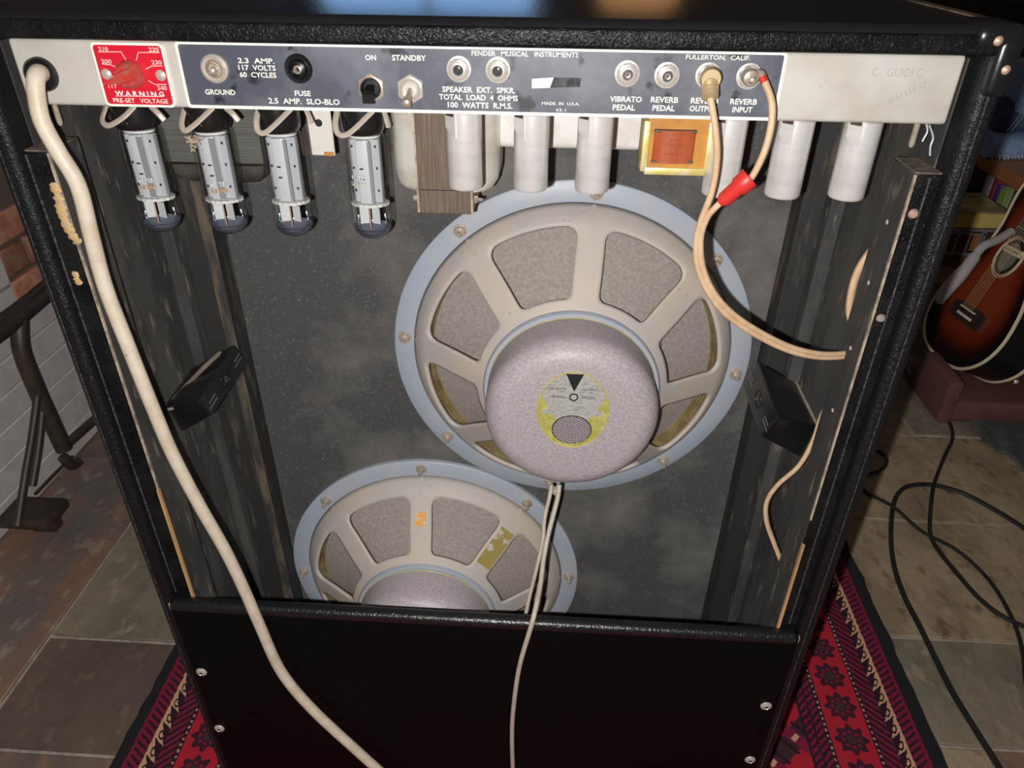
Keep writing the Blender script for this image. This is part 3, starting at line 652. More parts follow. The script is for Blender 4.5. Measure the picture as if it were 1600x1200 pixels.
# ================================================================== TRANSFORMERS
t = thing('bell_transformer', (-.087, .62, CZ0), 'transformer with brown laminated core between two pale metal bell covers', 'transformer')
a, b = PY(655, 333, .600), PY(738, 335, .600)
core = MB().box(a.x, b.x, .600, .668, a.z, CZ0, bev=.0006, seg=1).build('laminated_core', lam_m, t)
for z in (.8650, .9280): MB().box(a.x-.0001, b.x+.0001, .5996, .6004, z-.0003, z+.0003).build('core_joint', hole_m, core)
for x in (a.x, b.x): MB().box(x-.0008, x+.0008, .5990, .668, a.z+.001, CZ0).build('end_plate', palewood, core)
for (x, s) in ((a.x, -1), (b.x, 1)):
    L = []
    for (dx, g) in ((0, 0), (.010, .0015), (.016, .004), (.0205, .010), (.0225, .018)):
        y0, y1, z0, z1, r = .603+g, .664-g*.6, .8605+g*.9, .945, .006+g*.5
        l = []
        for (cy, cz, q) in ((y1-r, z1-r*.1, 0), (y0+r, z1-r*.1, 1), (y0+r, z0+r, 2), (y1-r, z0+r, 3)):
            rz = r*.1 if q < 2 else r
            for k in range(5): tt = pi/2*(q+k/4); l.append((x+s*dx, cy+r*cos(tt), cz+rz*sin(tt)))
        L.append(l)
    MB().loft(L).build('bell_cover', alu_d, t, angle=60)
    p = Vector((x+s*.001, .6075, .8555)); MB().lathe([(0, .0045), (.0030, .0042), (.0034, .0010), (.0034, 0)] if s < 0 else [(0, .0075), (.0014, .0070), (.0016, .0036), (.0034, .0034), (.0034, 0)], p, (s, 0, 0), 12 if s < 0 else 6).build('bolt', nickel_d, t)
    p.z = .934; MB().lathe([(0, .0045), (.0030, .0042), (.0034, .0010), (.0034, 0)], p, (s, 0, 0), 12).build('bolt', nickel_d, t)
t = thing('dark_transformer', (-.30, .65, CZ0), 'dark transformer with grey laminations behind the two leftmost glass tubes', 'transformer')
a, b = PY(266, 255, .640), PY(413, 262, .640)
MB().box(a.x-.004, b.x, .640, .690 if False else .668, a.z+.001, CZ0, bev=.0006, seg=1).build('laminated_core', lam2_m, t)
L = []
for (dz, g) in ((0, 0), (-.008, .001), (-.014, .004), (-.0175, .009)):
    y0, y1, x0, x1, r = .637+g, .668-g, a.x-.001+g, b.x-.001-g, .005+g*.5
    l = []
    for (cx, cy, q) in ((x1-r, y1-r, 0), (x0+r, y1-r, 1), (x0+r, y0+r, 2), (x1-r, y0+r, 3)):
        for k in range(5): tt = pi/2*(q+k/4); l.append((cx+r*cos(tt), cy+r*sin(tt), a.z+dz))
    L.append(l)
MB().loft(L).build('bottom_cover', darkbell, t, angle=60)
a, b = PY(785, 232, .62), PY(1002, 232, .62)
tag(MB().box(a.x-.006, b.x+.002, .62, .668, a.z, CZ0, bev=.006, seg=4).build('metal_cover_box', whitebox, base=((a.x+b.x)/2, .645, CZ0)), 'white metal cover box hanging behind the middle tube shields', 'cover box')
t = thing('orange_transformer', (.085, .55, CZ0), 'small orange transformer with yellow metal frame and red coil', 'transformer')
x0, x1, z0 = PY(1004, 268, .5385).x, PY(1104, 268, .5385).x, PY(1050, 269, .5385).z
y0, y1 = .5400, .5600
wx0, wx1, wz0, wz1 = PY(1020, 230, y0).x, PY(1085, 230, y0).x, PY(1050, 255, y0).z, PY(1050, 202, y0).z
MB().box(x0+.001, wx0, y0, y1, z0+.001, CZ0).box(wx1, x1-.001, y0, y1, z0+.001, CZ0).box(wx0, wx1, y0, y1, z0+.001, wz0).box(wx0, wx1, y0, y1, wz1, CZ0).build('core', orange_core, t)
mb = MB(); l = []
for k in range(9): a = -1+2*k/8; l.append((wx0+(wx1-wx0)*(k/8), y0+.0010-.0045*(1-a*a)**.5, 0))
mb.loft([[(x, y, wz0+.0005) for x, y, _ in l]+[(wx1, y0+.012, wz0+.0005), (wx0, y0+.012, wz0+.0005)], [(x, y, wz1-.0005) for x, y, _ in l]+[(wx1, y0+.012, wz1-.0005), (wx0, y0+.012, wz1-.0005)]])
coil = mb.build('coil', coil_m, t)
cx = (wx0+wx1)/2
for (s, z, w) in (('XX', .9300, .005), ('AMPS', .9262, .008), ('125A20B', .9228, .0125), ('606-52', .9165, .013)): lettering(s, (cx, y0-.0040, z), w, .0020, coilink, coil, bold=-.01)
for zz in (wz0+.0012, wz1-.0012): MB().box(wx0-.0005, wx1+.0005, y0-.0022, y0+.002, zz-.0009, zz+.0009, bev=.0006, seg=1).build('coil_edge', lam_m, t)
for (p0, p1, q0, q1) in ((x0-.0022, x0+.0028, z0, .9385), (x1-.0028, x1+.0022, z0, .9385)):
    MB().box(p0, p1, y0-.0022, y1+.001, q0, q1, bev=.0009, seg=2).build('clamp_frame', brassy, t)
MB().box(x0+.001, x1-.001, y0-.0024, y1+.001, z0-.0022, z0+.0032, bev=.0009, seg=2).build('clamp_frame', brassy, t)

# ================================================================== LOUDSPEAKERS
def speaker_profile_h(r):
    K = [(.086, .0745), (.098, .066), (.150, .0300), (.160, .0235), (.1665, .0155), (.1715, .0055)]
    if r <= K[0][0]: return K[0][1]
    for (r0, h0), (r1, h1) in zip(K, K[1:]):
        if r <= r1: return h0+(h1-h0)*(r-r0)/(r1-r0)
    return K[-1][1]
def basket_mesh(cx, yr, cz, rot):
    ns = 8; R0, R1 = .086, .1715; ri, ro, w = .0975, .1555, .0260; rm = .125
    hs = pi/ns; corners = []
    def half(r): return (hs - math.asin(w/2/r))*rm
    C = [(-half(ri), ri), (half(ri), ri), (half(ro), ro), (-half(ro), ro)]
    poly = []
    for i in range(4):
        p = Vector((*C[i], 0)); a = Vector((*C[i-1], 0)); b = Vector((*C[(i+1) % 4], 0)); cr = .0075 if i < 2 else .012
        A = p+(a-p).normalized()*cr; B = p+(b-p).normalized()*cr
        for k in range(7): t = k/6; poly.append(A*(1-t)**2+p*2*t*(1-t)+B*t*t)
        if i in (0, 2):      # follow the arc between corners
            pass
    cen = Vector((0, (ri+ro)/2+.003, 0))
    rect = [Vector((-hs*rm, R0, 0)), Vector((hs*rm, R0, 0)), Vector((hs*rm, R1, 0)), Vector((-hs*rm, R1, 0))]
    def cast(loop, a):
        dx, dy = cos(a), sin(a); best = None
        for i in range(len(loop)):
            p, q = loop[i], loop[(i+1) % len(loop)]; e = q-p; den = dx*e.y-dy*e.x
            if abs(den) < 1e-12: continue
            s_ = ((p.x-cen.x)*e.y-(p.y-cen.y)*e.x)/den; t_ = ((p.x-cen.x)*dy-(p.y-cen.y)*dx)/den
            if s_ > 0 and -1e-6 <= t_ <= 1+1e-6: best = s_ if best is None else max(best, s_)
        return Vector((cen.x+dx*best, cen.y+dy*best, 0))
    angs = sorted([2*pi*k/72 for k in range(72)]+[math.atan2(c.y-cen.y, c.x-cen.x) % (2*pi) for c in rect])
    rings = 5; mb = MB()
    for sct in range(ns):
        base = rot+2*hs*(sct+.5); vs = []; n = len(angs)
        for a in angs:
            pi_, po = cast(poly, a), cast(rect, a)
            for k in range(rings+1):
                p = pi_+(po-pi_)*(k/rings); th = base+p.x/rm; r = p.y
                vs.append((cx+r*cos(th), yr-speaker_profile_h(r), cz+r*sin(th)))
        fs = []
        for i in range(n):
            j = (i+1) % n
            for k in range(rings): fs.append((i*(rings+1)+k, i*(rings+1)+k+1, j*(rings+1)+k+1, j*(rings+1)+k))
        mb.add(vs, fs)
    return mb
def speaker(cx, cz, rotd, label, kind):
    yr = .7022; c = (cx, yr, cz); ax = (0, -1, 0)
    t = thing('loudspeaker', (cx, yr, cz), label, 'loudspeaker', 'round loudspeakers inside the cabinet')
    rot = radians(rotd)
    MB().lathe([(.1930, 0), (.1930, .0048), (.1915, .0060), (.1720, .0060), (.1705, .0045), (.1705, 0)], c, ax, 128).build('rim_flange', spk_blue, t)
    bo = basket_mesh(cx, yr, cz, rot).build('basket', spk_beige, t, angle=50)
    md = bo.modifiers.new('weld', 'WELD'); md.merge_threshold = .0002
    md = bo.modifiers.new('thickness', 'SOLIDIFY'); md.thickness = .0045; md.offset = -1
    MB().lathe([(.0885, .068), (.0890, .0760), (.0875, .0785), (.0815, .0785), (.0800, .0765)], c, ax, 96).build('hub_ring', spk_blue, t)
    # magnet pot
    prof = [(.0812, .0740), (.0812, .0780), (.0832, .0790), (.0838, .0830), (.0838, .108)]
    prof += [(.0838-.022+.022*cos(a), .1130+.020*sin(a)) for a in [0, .2, .4, .6, .8, 1.0, 1.2, 1.4, 1.5708]]
    prof += [(.05, .1337), (.03, .1340), (0.0, .1340)]
    MB().lathe(prof, c, ax, 96).build('magnet_cover', pot_m, t, angle=50)
    MB().lathe([(.0826, .0788), (.0838, .0800), (.0842, .0790)], c, ax, 96).build('paint_line', MATS['yellow_clamp'], t)
    # cone and surround
    MB().lathe([(.1500, .0030), (.145, .006), (.10, .030), (.05, .060), (.030, .070)], c, ax, 96).build('cone', cone_m, t)
    pr = [(.1500, .0030)]
    for k in range(1, 13): pr.append((.150+.0205*k/12, .0040+.0022*(k % 2)+.003*k/12))
    MB().lathe(pr, c, ax, 96).build('surround', surround_m, t)
    # bolts round the rim
    first = None
    for k in range(8):
        a = rot+pi/4*k; p = Vector((cx+.1818*cos(a), yr-.0060, cz+.1818*sin(a)))
        if first is None:
            mb = MB(); hexnut(mb, p, .0054, .0042, .3); mb.lathe([(.0070, 0), (.0070, -.0008), (.0050, -.0010)], p, (0, 1, 0), 16)
            mb.lathe([(.0024, -.004), (.0024, -.0115), (.0018, -.0125), (0, -.0125)], p, (0, 1, 0), 12)
            first = mb.build('rim_bolt', nickel_d, t); p0 = p
        else: share(first, t, p-p0)
    return t, Vector((cx, yr, cz))
t1, c1 = speaker(.0259, .6540, 85.0, 'large grey loudspeaker with mauve magnet cover and gold oval label, upper of two', 0)
t2, c2 = speaker(-.1400, .3035, 92.5, 'lower grey loudspeaker half hidden behind the lower back panel', 1)
# oval maker's label on the upper magnet
yl = c1.y-.1342; lc = Vector((c1.x+.0006, yl, c1.z+.0155)); LW, LH = .0335, .0425
def ell(w, h, y, n=48, c=lc): return [(c.x+w*cos(2*pi*k/n), y, c.z+h*sin(2*pi*k/n)) for k in range(n)]
lb = MB().prism(ell(LW, LH, yl-.0004), (0, .0008, 0)).build('oval_label', gold_m, t1)
cream_line = MATS['cream_print']
MB().tube([(x, yl-.0006, z) for x, _, z in ell(LW, LH, 0)+[ell(LW, LH, 0)[0]]], .00045, 6, caps=False).build('label_border', brassy, lb)
up = [(lc.x+LW*.97*cos(a), yl-.0007, lc.z+LH*.97*sin(a)) for a in [radians(24+i*(132/16)) for i in range(17)]]
up += [(lc.x-.0215, yl-.0007, lc.z-.001), (lc.x-.0150, yl-.0007, lc.z-.010), (lc.x+.0150, yl-.0007, lc.z-.010), (lc.x+.0215, yl-.0007, lc.z-.001)]
MB().prism(up, (0, .0004, 0)).build('silver_field', silver_m, lb)
MB().prism([(lc.x-.0080, yl-.0010, lc.z+.0405), (lc.x, yl-.0010, lc.z+.0215), (lc.x+.0080, yl-.0010, lc.z+.0405)], (0, .0004, 0)).build('black_triangle', blackink, lb)
MB().lathe([(.0042, .0008), (.0042, .0012), (.0030, .0012), (.0030, .0008)], (lc.x, yl, lc.z+.0155), (0, -1, 0), 28).build('black_ring', blackink, lb)
for (s, x, z, w, h) in (('signature', -.0155, .0245, .017, .0032), ('speaker', .0150, .0245, .015, .0034), ('MODEL', -.0145, .0155, .012, .0026), ('D130F', .0140, .0155, .012, .0026)):
    lettering(s, (lc.x+x, yl-.0010, lc.z+z), w, h, blackink, lb, bold=0)
for x in (-.0235, .0235): MB().box(lc.x+x-.0052, lc.x+x+.0052, yl-.0009, yl-.0005, lc.z-.0045, lc.z+.0010).build('label_note', silver_m, lb)
MB().prism(ell(.0190, .0165, yl-.0009, 36, lc+Vector((0, 0, -.0215))), (0, .0004, 0)).build('vent_backing', mat('vent_dark', (.035, .03, .035), .6), lb)
mb = MB()
for k in range(-8, 9):
    for s in (1, -1):
        o_ = k*.0024; pts = []
        d_ = Vector((cos(.62*s), 0, sin(.62*s))); n_ = Vector((-d_.z, 0, d_.x)); ln = math.sqrt(max(0, .0178**2-o_**2))
        if ln < .002: continue
        a_ = lc+Vector((0, -.0012, -.0215))+n_*o_; m_ = .88
        p_, q_ = a_-d_*ln, a_+d_*ln
        cz_ = lc.z-.0215
        p_.z = cz_+(p_.z-cz_)*m_; q_.z = cz_+(q_.z-cz_)*m_
        mb.tube([p_, q_], .00042, 4)
mb.build('vent_mesh', pot_m, lb, smooth=False)
# stickers on the spokes of the lower loudspeaker
def spoke_pt(c, rotd, k, r, side, lift):
    a = radians(rotd)+pi/4*k; rad = Vector((cos(a), 0, sin(a))); tan = Vector((-sin(a), 0, cos(a)))
    return Vector((c.x, c.y-speaker_profile_h(r)-lift, c.z))+rad*r+tan*side
for (k, r0, r1, w0, m, nm) in ((0, .1265, .140, .0065, orange_st, 'orange_sticker'), (-1, .106, .149, .0105, gold_st, 'torn_sticker')):
    loops = []
    for lift in (.0002, .0007): loops.append([spoke_pt(c2, 92.5, k, r0, -w0, lift), spoke_pt(c2, 92.5, k, r1, -w0, lift), spoke_pt(c2, 92.5, k, r1, w0, lift), spoke_pt(c2, 92.5, k, r0, w0, lift)])
    MB().loft(loops).build(nm, m, t2)

# ================================================================== CORDS AND WIRES OF THE AMP
def cable(name, pts, r, m, label, cat, seg=10, n=8, parent=None, flat=1.0):
    P = smooth_path(pts, n); mb = MB().tube(P, r, seg, flat=flat)
    if parent: return mb.build(name, m, parent)
    o = mb.build(name, m, base=P[-1]); tag(o, label, cat); return o
cable('power_cord', [PY(66, 116, .512), PY(60, 114, .500), PY(56, 124, .493), PY(57, 150, .489), PY(66, 190, .486), PY(90, 235, .484), PY(122, 290, .484), PY(143, 370, .484), PY(165, 450, .484),
      PY(200, 540, .482), PY(238, 635, .480), PY(270, 710, .480), PY(312, 790, .482), PY(352, 860, .482), PY(381, 920, .484), PY(405, 975, .482), PY(440, 1050, .482), PY(490, 1110, .480), PY(560, 1175, .478), PY(620, 1230, .474), Vector((-.085, .462, .060)), Vector((-.04, .44, .020)), Vector((.03, .40, .0155)), Vector((.10, .33, .0155)), Vector((.13, .22, .0155))],
      .0056, cord_m, 'thick cream power cord running down the left side of the amplifier', 'power cord', 14)
rv = thing('reverb_cable', PY(1105, 140, .50), 'pair of tan reverb wires with gold plug and red connector', 'cable')
cable('signal_wire', [PY(1109, 150, .492), PY(1113, 170, .490), PY(1118, 205, .489), PY(1120, 250, .490), PY(1112, 300, .492), PY(1097, 340, .494), PY(1088, 375, .496), PY(1090, 415, .498), PY(1104, 452, .500),
      PY(1130, 487, .503), PY(1170, 517, .508), PY(1225, 545, .516), PY(1270, 557, .524), PY(1310, 558, .535), PY(1345, 552, .55)], .0023, wire_m, '', '', 10, 8, rv)
cable('signal_wire', [PY(1191, 118, .505), PY(1196, 130, .499), PY(1206, 160, .494), PY(1205, 195, .491), PY(1195, 235, .490), PY(1180, 268, .490), PY(1170, 283, .490)], .0023, wire_m, '', '', 10, 8, rv)
cable('signal_wire', [PY(1132, 312, .490), PY(1117, 325, .491), PY(1104, 342, .493), PY(1095, 372, .4955), PY(1097, 412, .498), PY(1111, 450, .500), PY(1137, 483, .503), PY(1176, 512, .508), PY(1230, 540, .516), PY(1275, 552, .524), PY(1312, 553, .535), PY(1345, 547, .55)], .0023, wire_m, '', '', 10, 8, rv)
# gold plug pushed on the reverb output
g = PY(1106, 118, YC-.006); dn = (PY(1108, 155, .489)-g)
mb = MB().lathe([(.0046, .002), (.0056, -.002), (.0066, -.009), (.0066, -.012), (.0058, -.0135), (0, -.0135)], g, (0, 1, 0), 24); plug = mb.build('plug_collar', plug_m, rv)
p0 = g+Vector((0, -.0105, -.003)); p1 = PY(1109, 154, .490)
MB().tube([p0, p0.lerp(p1, .30), p0.lerp(p1, .55), p0.lerp(p1, .60), p0.lerp(p1, .9), p1], [.0052, .0050, .0046, .0056, .0054, .003], 16).build('plug_sleeve', plug_m, rv)
for f in (.15, .27, .39, .5):
    q_ = p0.lerp(p1, f); MB().tube([q_-dn.normalized()*.0006, q_+dn.normalized()*.0006], .0056, 16).build('plug_rib', brass, rv)
# solder joint at the reverb input
g = PY(1170, 119, YC-.006)
MB().lathe([(.0050, .002), (.0052, -.006), (.0044, -.0075), (.0030, -.008), (.0026, -.005), (0, -.005)], g, (0, 1, 0), 24).build('plug_shell', nickel_d, rv)
MB().lathe([(0, -.0105), (.0014, -.0100), (.0018, -.0085), (.0018, -.005)], g+Vector((.0004, 0, -.0006)), (0, 1, 0), 12).build('plug_pin', nickel, rv)
MB().tube([PY(1184, 112, .504), PY(1189, 116, .502), PY(1193, 124, .500)], [.0022, .0030, .0024], 10).build('solder_joint', nickel_d, rv)
MB().tube([PY(1191, 120, .4985), PY(1194, 128, .497)], .0025, 10).build('red_tip', redcap_m, rv)
a, b = PY(1172, 277, .489), PY(1124, 318, .489)
MB().tube([a, a.lerp(b, .02), a.lerp(b, .34), a.lerp(b, .42), a.lerp(b, .84), a.lerp(b, 1)], [.0072, .0074, .0070, .0056, .0052, .0026], 16, caps=False).build('red_connector', redcap_m, rv)
cable('loop_wire', [PY(1375, 380, .556), PY(1358, 396, .556), PY(1340, 425, .556), PY(1330, 460, .556), PY(1328, 490, .556), PY(1336, 510, .556), PY(1350, 530, .558)], .0038, wire_m, 'tan wire loop showing behind the right cleat, above the handle cup', 'wire', flat=.8)
cable('tail_wire', [PY(1300, 620, .552), PY(1284, 650, .552), PY(1270, 690, .552), PY(1248, 728, .553), PY(1215, 758, .555), PY(1198, 785, .556), PY(1198, 815, .556), PY(1210, 850, .556), PY(1222, 880, .554)], .0028, wire_m, 'tan wire hanging below the right handle cup', 'wire', flat=.8)
cable('speaker_wire', [PY(862, 757, .60), PY(859, 775, .594), PY(851, 810, .585), PY(848, 845, .575), PY(838, 890, .562), PY(828, 930, .552), PY(821, 962, .545)], .0022, wirew_m, 'short pale speaker wire ending above the lower panel', 'wire')
cable('speaker_wire', [PY(874, 757, .60), PY(871, 780, .592), PY(858, 830, .575), PY(850, 870, .555), PY(844, 915, .525), PY(837, 950, .500), PY(830, 978, .490), PY(812, 1040, .488), PY(803, 1100, .487), PY(800, 1150, .487), PY(802, 1230, .485), Vector((-.018, .480, .05)), Vector((-.010, .462, .016)), Vector((.02, .43, .0125)), Vector((.06, .40, .0125))], .0026, wirew_m, 'long pale speaker wire hanging down over the lower back panel', 'wire')
MB().lathe([(.004, .0), (.004, .006), (.0028, .0075), (0, .0075)], PY(869, 764, .605), (0, -1, 0), 12).build('wire_terminal', nickel, t1)

# ================================================================== RUG
class E_:
    """tiny arithmetic on shader sockets"""
    nt = None
    def __init__(s, x): s.x = x
    @staticmethod
    def op(o, *a):
        n = E_.nt.nodes.new('ShaderNodeMath'); n.operation = o
        for i, v in enumerate(a):
            if isinstance(v, E_): E_.nt.links.new(v.x, n.inputs[i])
            else: n.inputs[i].default_value = v
        return E_(n.outputs[0])
    def __add__(s, o): return E_.op('ADD', s, o)
    def __sub__(s, o): return E_.op('SUBTRACT', s, o)
    def __rsub__(s, o): return E_.op('SUBTRACT', o, s)
    def __mul__(s, o): return E_.op('MULTIPLY', s, o)
    def __truediv__(s, o): return E_.op('DIVIDE', s, o)
    def __lt__(s, o): return E_.op('LESS_THAN', s, o)
    def __gt__(s, o): return E_.op('GREATER_THAN', s, o)
    def fr(s): return E_.op('FRACT', s)
    def ab(s): return E_.op('ABSOLUTE', s)
def rug_material():
    m = bpy.data.materials.new('rug_weave'); m.use_nodes = True; nt = m.node_tree; N = nt.nodes; L = nt.links; E_.nt = nt
    b = N['Principled BSDF']; b.inputs['Roughness'].default_value = .95; b.inputs['Specular IOR Level'].default_value = .15
    tc = N.new('ShaderNodeTexCoord'); nz = N.new('ShaderNodeTexNoise'); nz.inputs['Scale'].default_value = 130
    L.new(tc.outputs['Object'], nz.inputs['Vector'])
    wob = N.new('ShaderNodeVectorMath'); wob.operation = 'MULTIPLY_ADD'; wob.inputs[1].default_value = (.0042, .0042, 0)
    L.new(nz.outputs['Color'], wob.inputs[0]); L.new(tc.outputs['Object'], wob.inputs[2])
    sp = N.new('ShaderNodeSeparateXYZ'); L.new(wob.outputs['Vector'], sp.inputs[0])
    x, y = E_(sp.outputs['X']), E_(sp.outputs['Y'])
    e = .6145 - x.ab()
    col = None
    def over(mask, c):
        nonlocal col
        mx = N.new('ShaderNodeMix'); mx.data_type = 'RGBA'
        L.new(mask.x, mx.inputs['Factor'])
        if col is None: mx.inputs['A'].default_value = (.017, .017, .020, 1)
        else: L.new(col, mx.inputs['A'])
        mx.inputs['B'].default_value = (*c, 1); col = mx.outputs['Result']
    def band(a, c): return (e > a)*(e < c)
    MAR = (.20, .014, .040); DK = (.030, .012, .020); RED = (.42, .018, .035); CR = (.56, .33, .19)
    hatch = ((y/.011 + e/.016).fr() < .42)
    over(band(.021, .046), MAR); over(band(.021, .046)*hatch*(e > .026), DK)
    over(band(.046, .066), DK)
    t = (e-.046)/.020; s_ = (y/.027 + t*.55).fr()
    over(band(.046, .066)*((t*.95) < ((1.0-s_)*.85+.12)), CR)
    dx = (s_-.36)/.26; dy = (t-.52)/.26; rr_ = dx*dx+dy*dy; over(band(.046, .066)*(rr_ < 1.0)*(rr_ > .30), DK); over(band(.046, .066)*(rr_ < .30), CR)
    dx = (s_-.62)/.22; dy = (t-.62)/.13; over(band(.046, .066)*((dx*dx+dy*dy) < 1.0), DK)
    over(band(.066, .089), MAR); over(band(.066, .089)*((y/.013-e/.014).fr() < .5), DK)
    def dots(a, c):
        over(band(a, c), DK); over(band(a+.002, c-.002)*((y/.0095).fr() < .4), (.42, .30, .20))
    over(e > .096, RED)
    dots(.089, .096)
    fy = ((y+.012)/.0555).fr()-.5; bb = fy*.0555; aa = e-.127
    r = E_.op('SQRT', aa*aa+bb*bb); th = E_.op('ARCTAN2', aa, bb)
    pet = E_.op('COSINE', th*8.0); rad = pet*.0036+.0222
    fl_ = (r < rad)*band(.096, .158)
    over(fl_, (.050, .014, .026)); over(fl_*((r-.0125).ab() < .0024)*(pet > -.2), (.20, .018, .045)); over(fl_*(r < .0075), (.060, .030, .030))
    dots(.158, .165); over(band(.165, .192), MAR); over(band(.165, .192)*((y/.012+e/.012).fr() < .5), DK)
    over(band(.1775, .1805), DK); over(band(.192, .196), DK)
    inn = (e > .196); lat = (((y+e)/.085).fr()-.5).ab(); lat2 = (((y-e)/.085).fr()-.5).ab()
    over(inn*(lat < .24), (.055, .022, .028)); over(inn*(lat2 < .15), MAR); over(inn*(lat < .06)*(lat2 < .10), CR); over(inn*((lat2-.3).ab() < .05)*(lat < .3), DK)
    L.new(col, b.inputs['Base Color'])
    n2 = N.new('ShaderNodeTexNoise'); n2.inputs['Scale'].default_value = 700; L.new(tc.outputs['Object'], n2.inputs['Vector'])
    bp_ = N.new('ShaderNodeBump'); bp_.inputs['Strength'].default_value = .7; bp_.inputs['Distance'].default_value = .002
    L.new(n2.outputs['Fac'], bp_.inputs['Height']); L.new(bp_.outputs['Normal'], b.inputs['Normal'])
    return m
mb = MB(); nx, ny = 24, 90; vs = []; rnd = random.Random(11)
xs = [-.613+1.226*i/nx for i in range(nx+1)]; ys = [-.35+1.95*j/ny for j in range(ny+1)]
wobL = [rnd.gauss(0, .0014) for _ in ys]; wobR = [rnd.gauss(0, .0014) for _ in ys]
for j, y in enumerate(ys):
    for i, x in enumerate(xs):
        xx = x + (wobL[j] if i == 0 else wobR[j] if i == nx else 0); vs.append((xx, y, .0075+.0008*sin(9*x+5*y)))
fs = [(j*(nx+1)+i, j*(nx+1)+i+1, (j+1)*(nx+1)+i+1, (j+1)*(nx+1)+i) for j in range(ny) for i in range(nx)]
o0 = len(vs); vs += [(x, y, .0016) for (x, y, z) in vs]
bd = [i for i in range(nx+1)] + [j*(nx+1)+nx for j in range(1, ny+1)] + [ny*(nx+1)+i for i in range(nx-1, -1, -1)] + [j*(nx+1) for j in range(ny-1, 0, -1)]
for k in range(len(bd)): a, b = bd[k], bd[(k+1) % len(bd)]; fs.append((a, b, b+o0, a+o0))
mb.add(vs, fs); tag(mb.build('patterned_rug', rug_material(), base=(0, 0, 0), angle=60), 'red patterned wool rug with dark flowers and black border under the amplifier', 'rug')
for o_ in (cab,):   # feet the cabinet stands on
    for (x, y) in ((XL+.05, YR+.04), (XR-.05, YR+.04), (XL+.05, YF-.04), (XR-.05, YF-.04)):
        MB().lathe([(.018, .0205), (.018, .012), (.014, .0075), (0, .0075)], (x, y, 0), (0, 0, 1), 20).build('foot', blackpl, cab)

# ================================================================== BLACK CABLES ON THE FLOOR
def zc_(pts, z=.0045): return [PZ(u, v, z) for u, v in pts]
def floor_cable(pts, r, label, lift=()):
    P = zc_(pts, r+.001)
    for i in lift: P[i].z += r*2.1
    cable('floor_cable', P, r, blackcable, label, 'cable', 8, 8)
floor_cable([(1412, 575), (1425, 602), (1460, 635), (1483, 660), (1488, 685), (1475, 715), (1460, 755), (1453, 790), (1453, 830), (1463, 855), (1490, 890), (1530, 935), (1570, 965), (1620, 985), (1720, 1010), (1850, 1000)], .0042,
            'black cable winding down from the guitar stand and off to the right', (7,))
floor_cable([(1900, 900), (1760, 890), (1640, 850), (1600, 825), (1560, 800), (1510, 773), (1470, 760), (1440, 757), (1412, 763), (1397, 785), (1392, 830), (1396, 880), (1412, 930), (1435, 975), (1462, 1030), (1490, 1085), (1530, 1150), (1575, 1225), (1610, 1320), (1600, 1450)], .0048,
            'black cable making the big hairpin bend on the slate floor', ())
floor_cable([(1330, 745), (1356, 770), (1395, 797), (1440, 830), (1490, 862), (1535, 895), (1562, 930), (1585, 975), (1598, 1020), (1606, 1080), (1640, 1150), (1720, 1200)], .0036,
            'thin black cable crossing diagonally behind the amplifier', (2, 4))
floor_cable([(1350, 705), (1372, 704), (1385, 715), (1382, 730), (1366, 738), (1345, 742)], .0036, 'small black cable loop peeking out beside the amplifier', ())

# ================================================================== LEFT: BLACK IRON STAND
iron = mat('black_iron', (0.028, 0.022, 0.018), 0.5, col2=(.045, .03, .02), scale=30)
XS = -.99
t = thing('iron_stand', PX(20, 812, XS), 'dark iron furniture stand with bent legs in front of the white boards', 'stand')
def bar(pts, r, name, dx=0, flat=1.0): MB().tube(smooth_path([PX(u, v, XS+dx) for u, v in pts], 5), r, 10, flat=flat).build(name, iron, t)
bar([(-40, 548), (0, 520), (40, 488), (76, 458), (120, 425)], .015, 'upper_rail'); bar([(-40, 527), (0, 500), (40, 470), (72, 444), (110, 415)], .010, 'upper_rail', -.02)
bar([(30, 492), (33, 545), (52, 597), (78, 655), (100, 702)], .0155, 'leg'); bar([(58, 620), (50, 680), (38, 750), (27, 822)], .007, 'strut', .02); bar([(66, 640), (60, 700), (50, 760)], .007, 'strut', .0)
bar([(100, 698), (125, 676), (160, 645)], .010, 'stretcher'); bar([(98, 715), (112, 728), (122, 722)], .010, 'foot_scroll')
bar([(112, 714), (84, 742), (55, 772)], .0035, 'brace'); 
MB().box(-1.06, -.955, 1.0, 1.075, .035, .058, bev=.006, seg=2).build('foot_block', iron, t)
MB().box(-1.02, -.97, 1.03, 1.06, .0, .04, bev=.004, seg=1).build('foot_block', iron, t)

# ================================================================== RIGHT: GUITAR CORNER
def burst_material():
    m = bpy.data.materials.new('sunburst_top'); m.use_nodes = True; nt = m.node_tree; N = nt.nodes; L = nt.links; b = N['Principled BSDF']
    b.inputs['Roughness'].default_value = .22
    at = N.new('ShaderNodeAttribute'); at.attribute_name = 'edge'
    r = N.new('ShaderNodeValToRGB'); cr_ = r.color_ramp
    cr_.elements[0].position = .10; cr_.elements[0].color = (.006, .005, .005, 1); cr_.elements[1].position = .95; cr_.elements[1].color = (.25, .040, .012, 1)
    e1 = cr_.elements.new(.32); e1.color = (.024, .005, .004, 1); e2 = cr_.elements.new(.58); e2.color = (.15, .018, .007, 1)
    L.new(at.outputs['Fac'], r.inputs['Fac']); L.new(r.outputs['Color'], b.inputs['Base Color']); return m
gl_black = mat('black_lacquer', (.006, .006, .006), .2); bind_m = mat('cream_binding', (.62, .52, .36), .45); rose = mat('rosewood', (.035, .018, .012), .5)
ivory = mat('ivory_saddle', (.70, .64, .50), .4); strn = mat('bronze_string', (.45, .33, .18), .35, .6)
GB = PD(1517, 487, 1.85)                              # bridge; the guitar stands upright and faces left
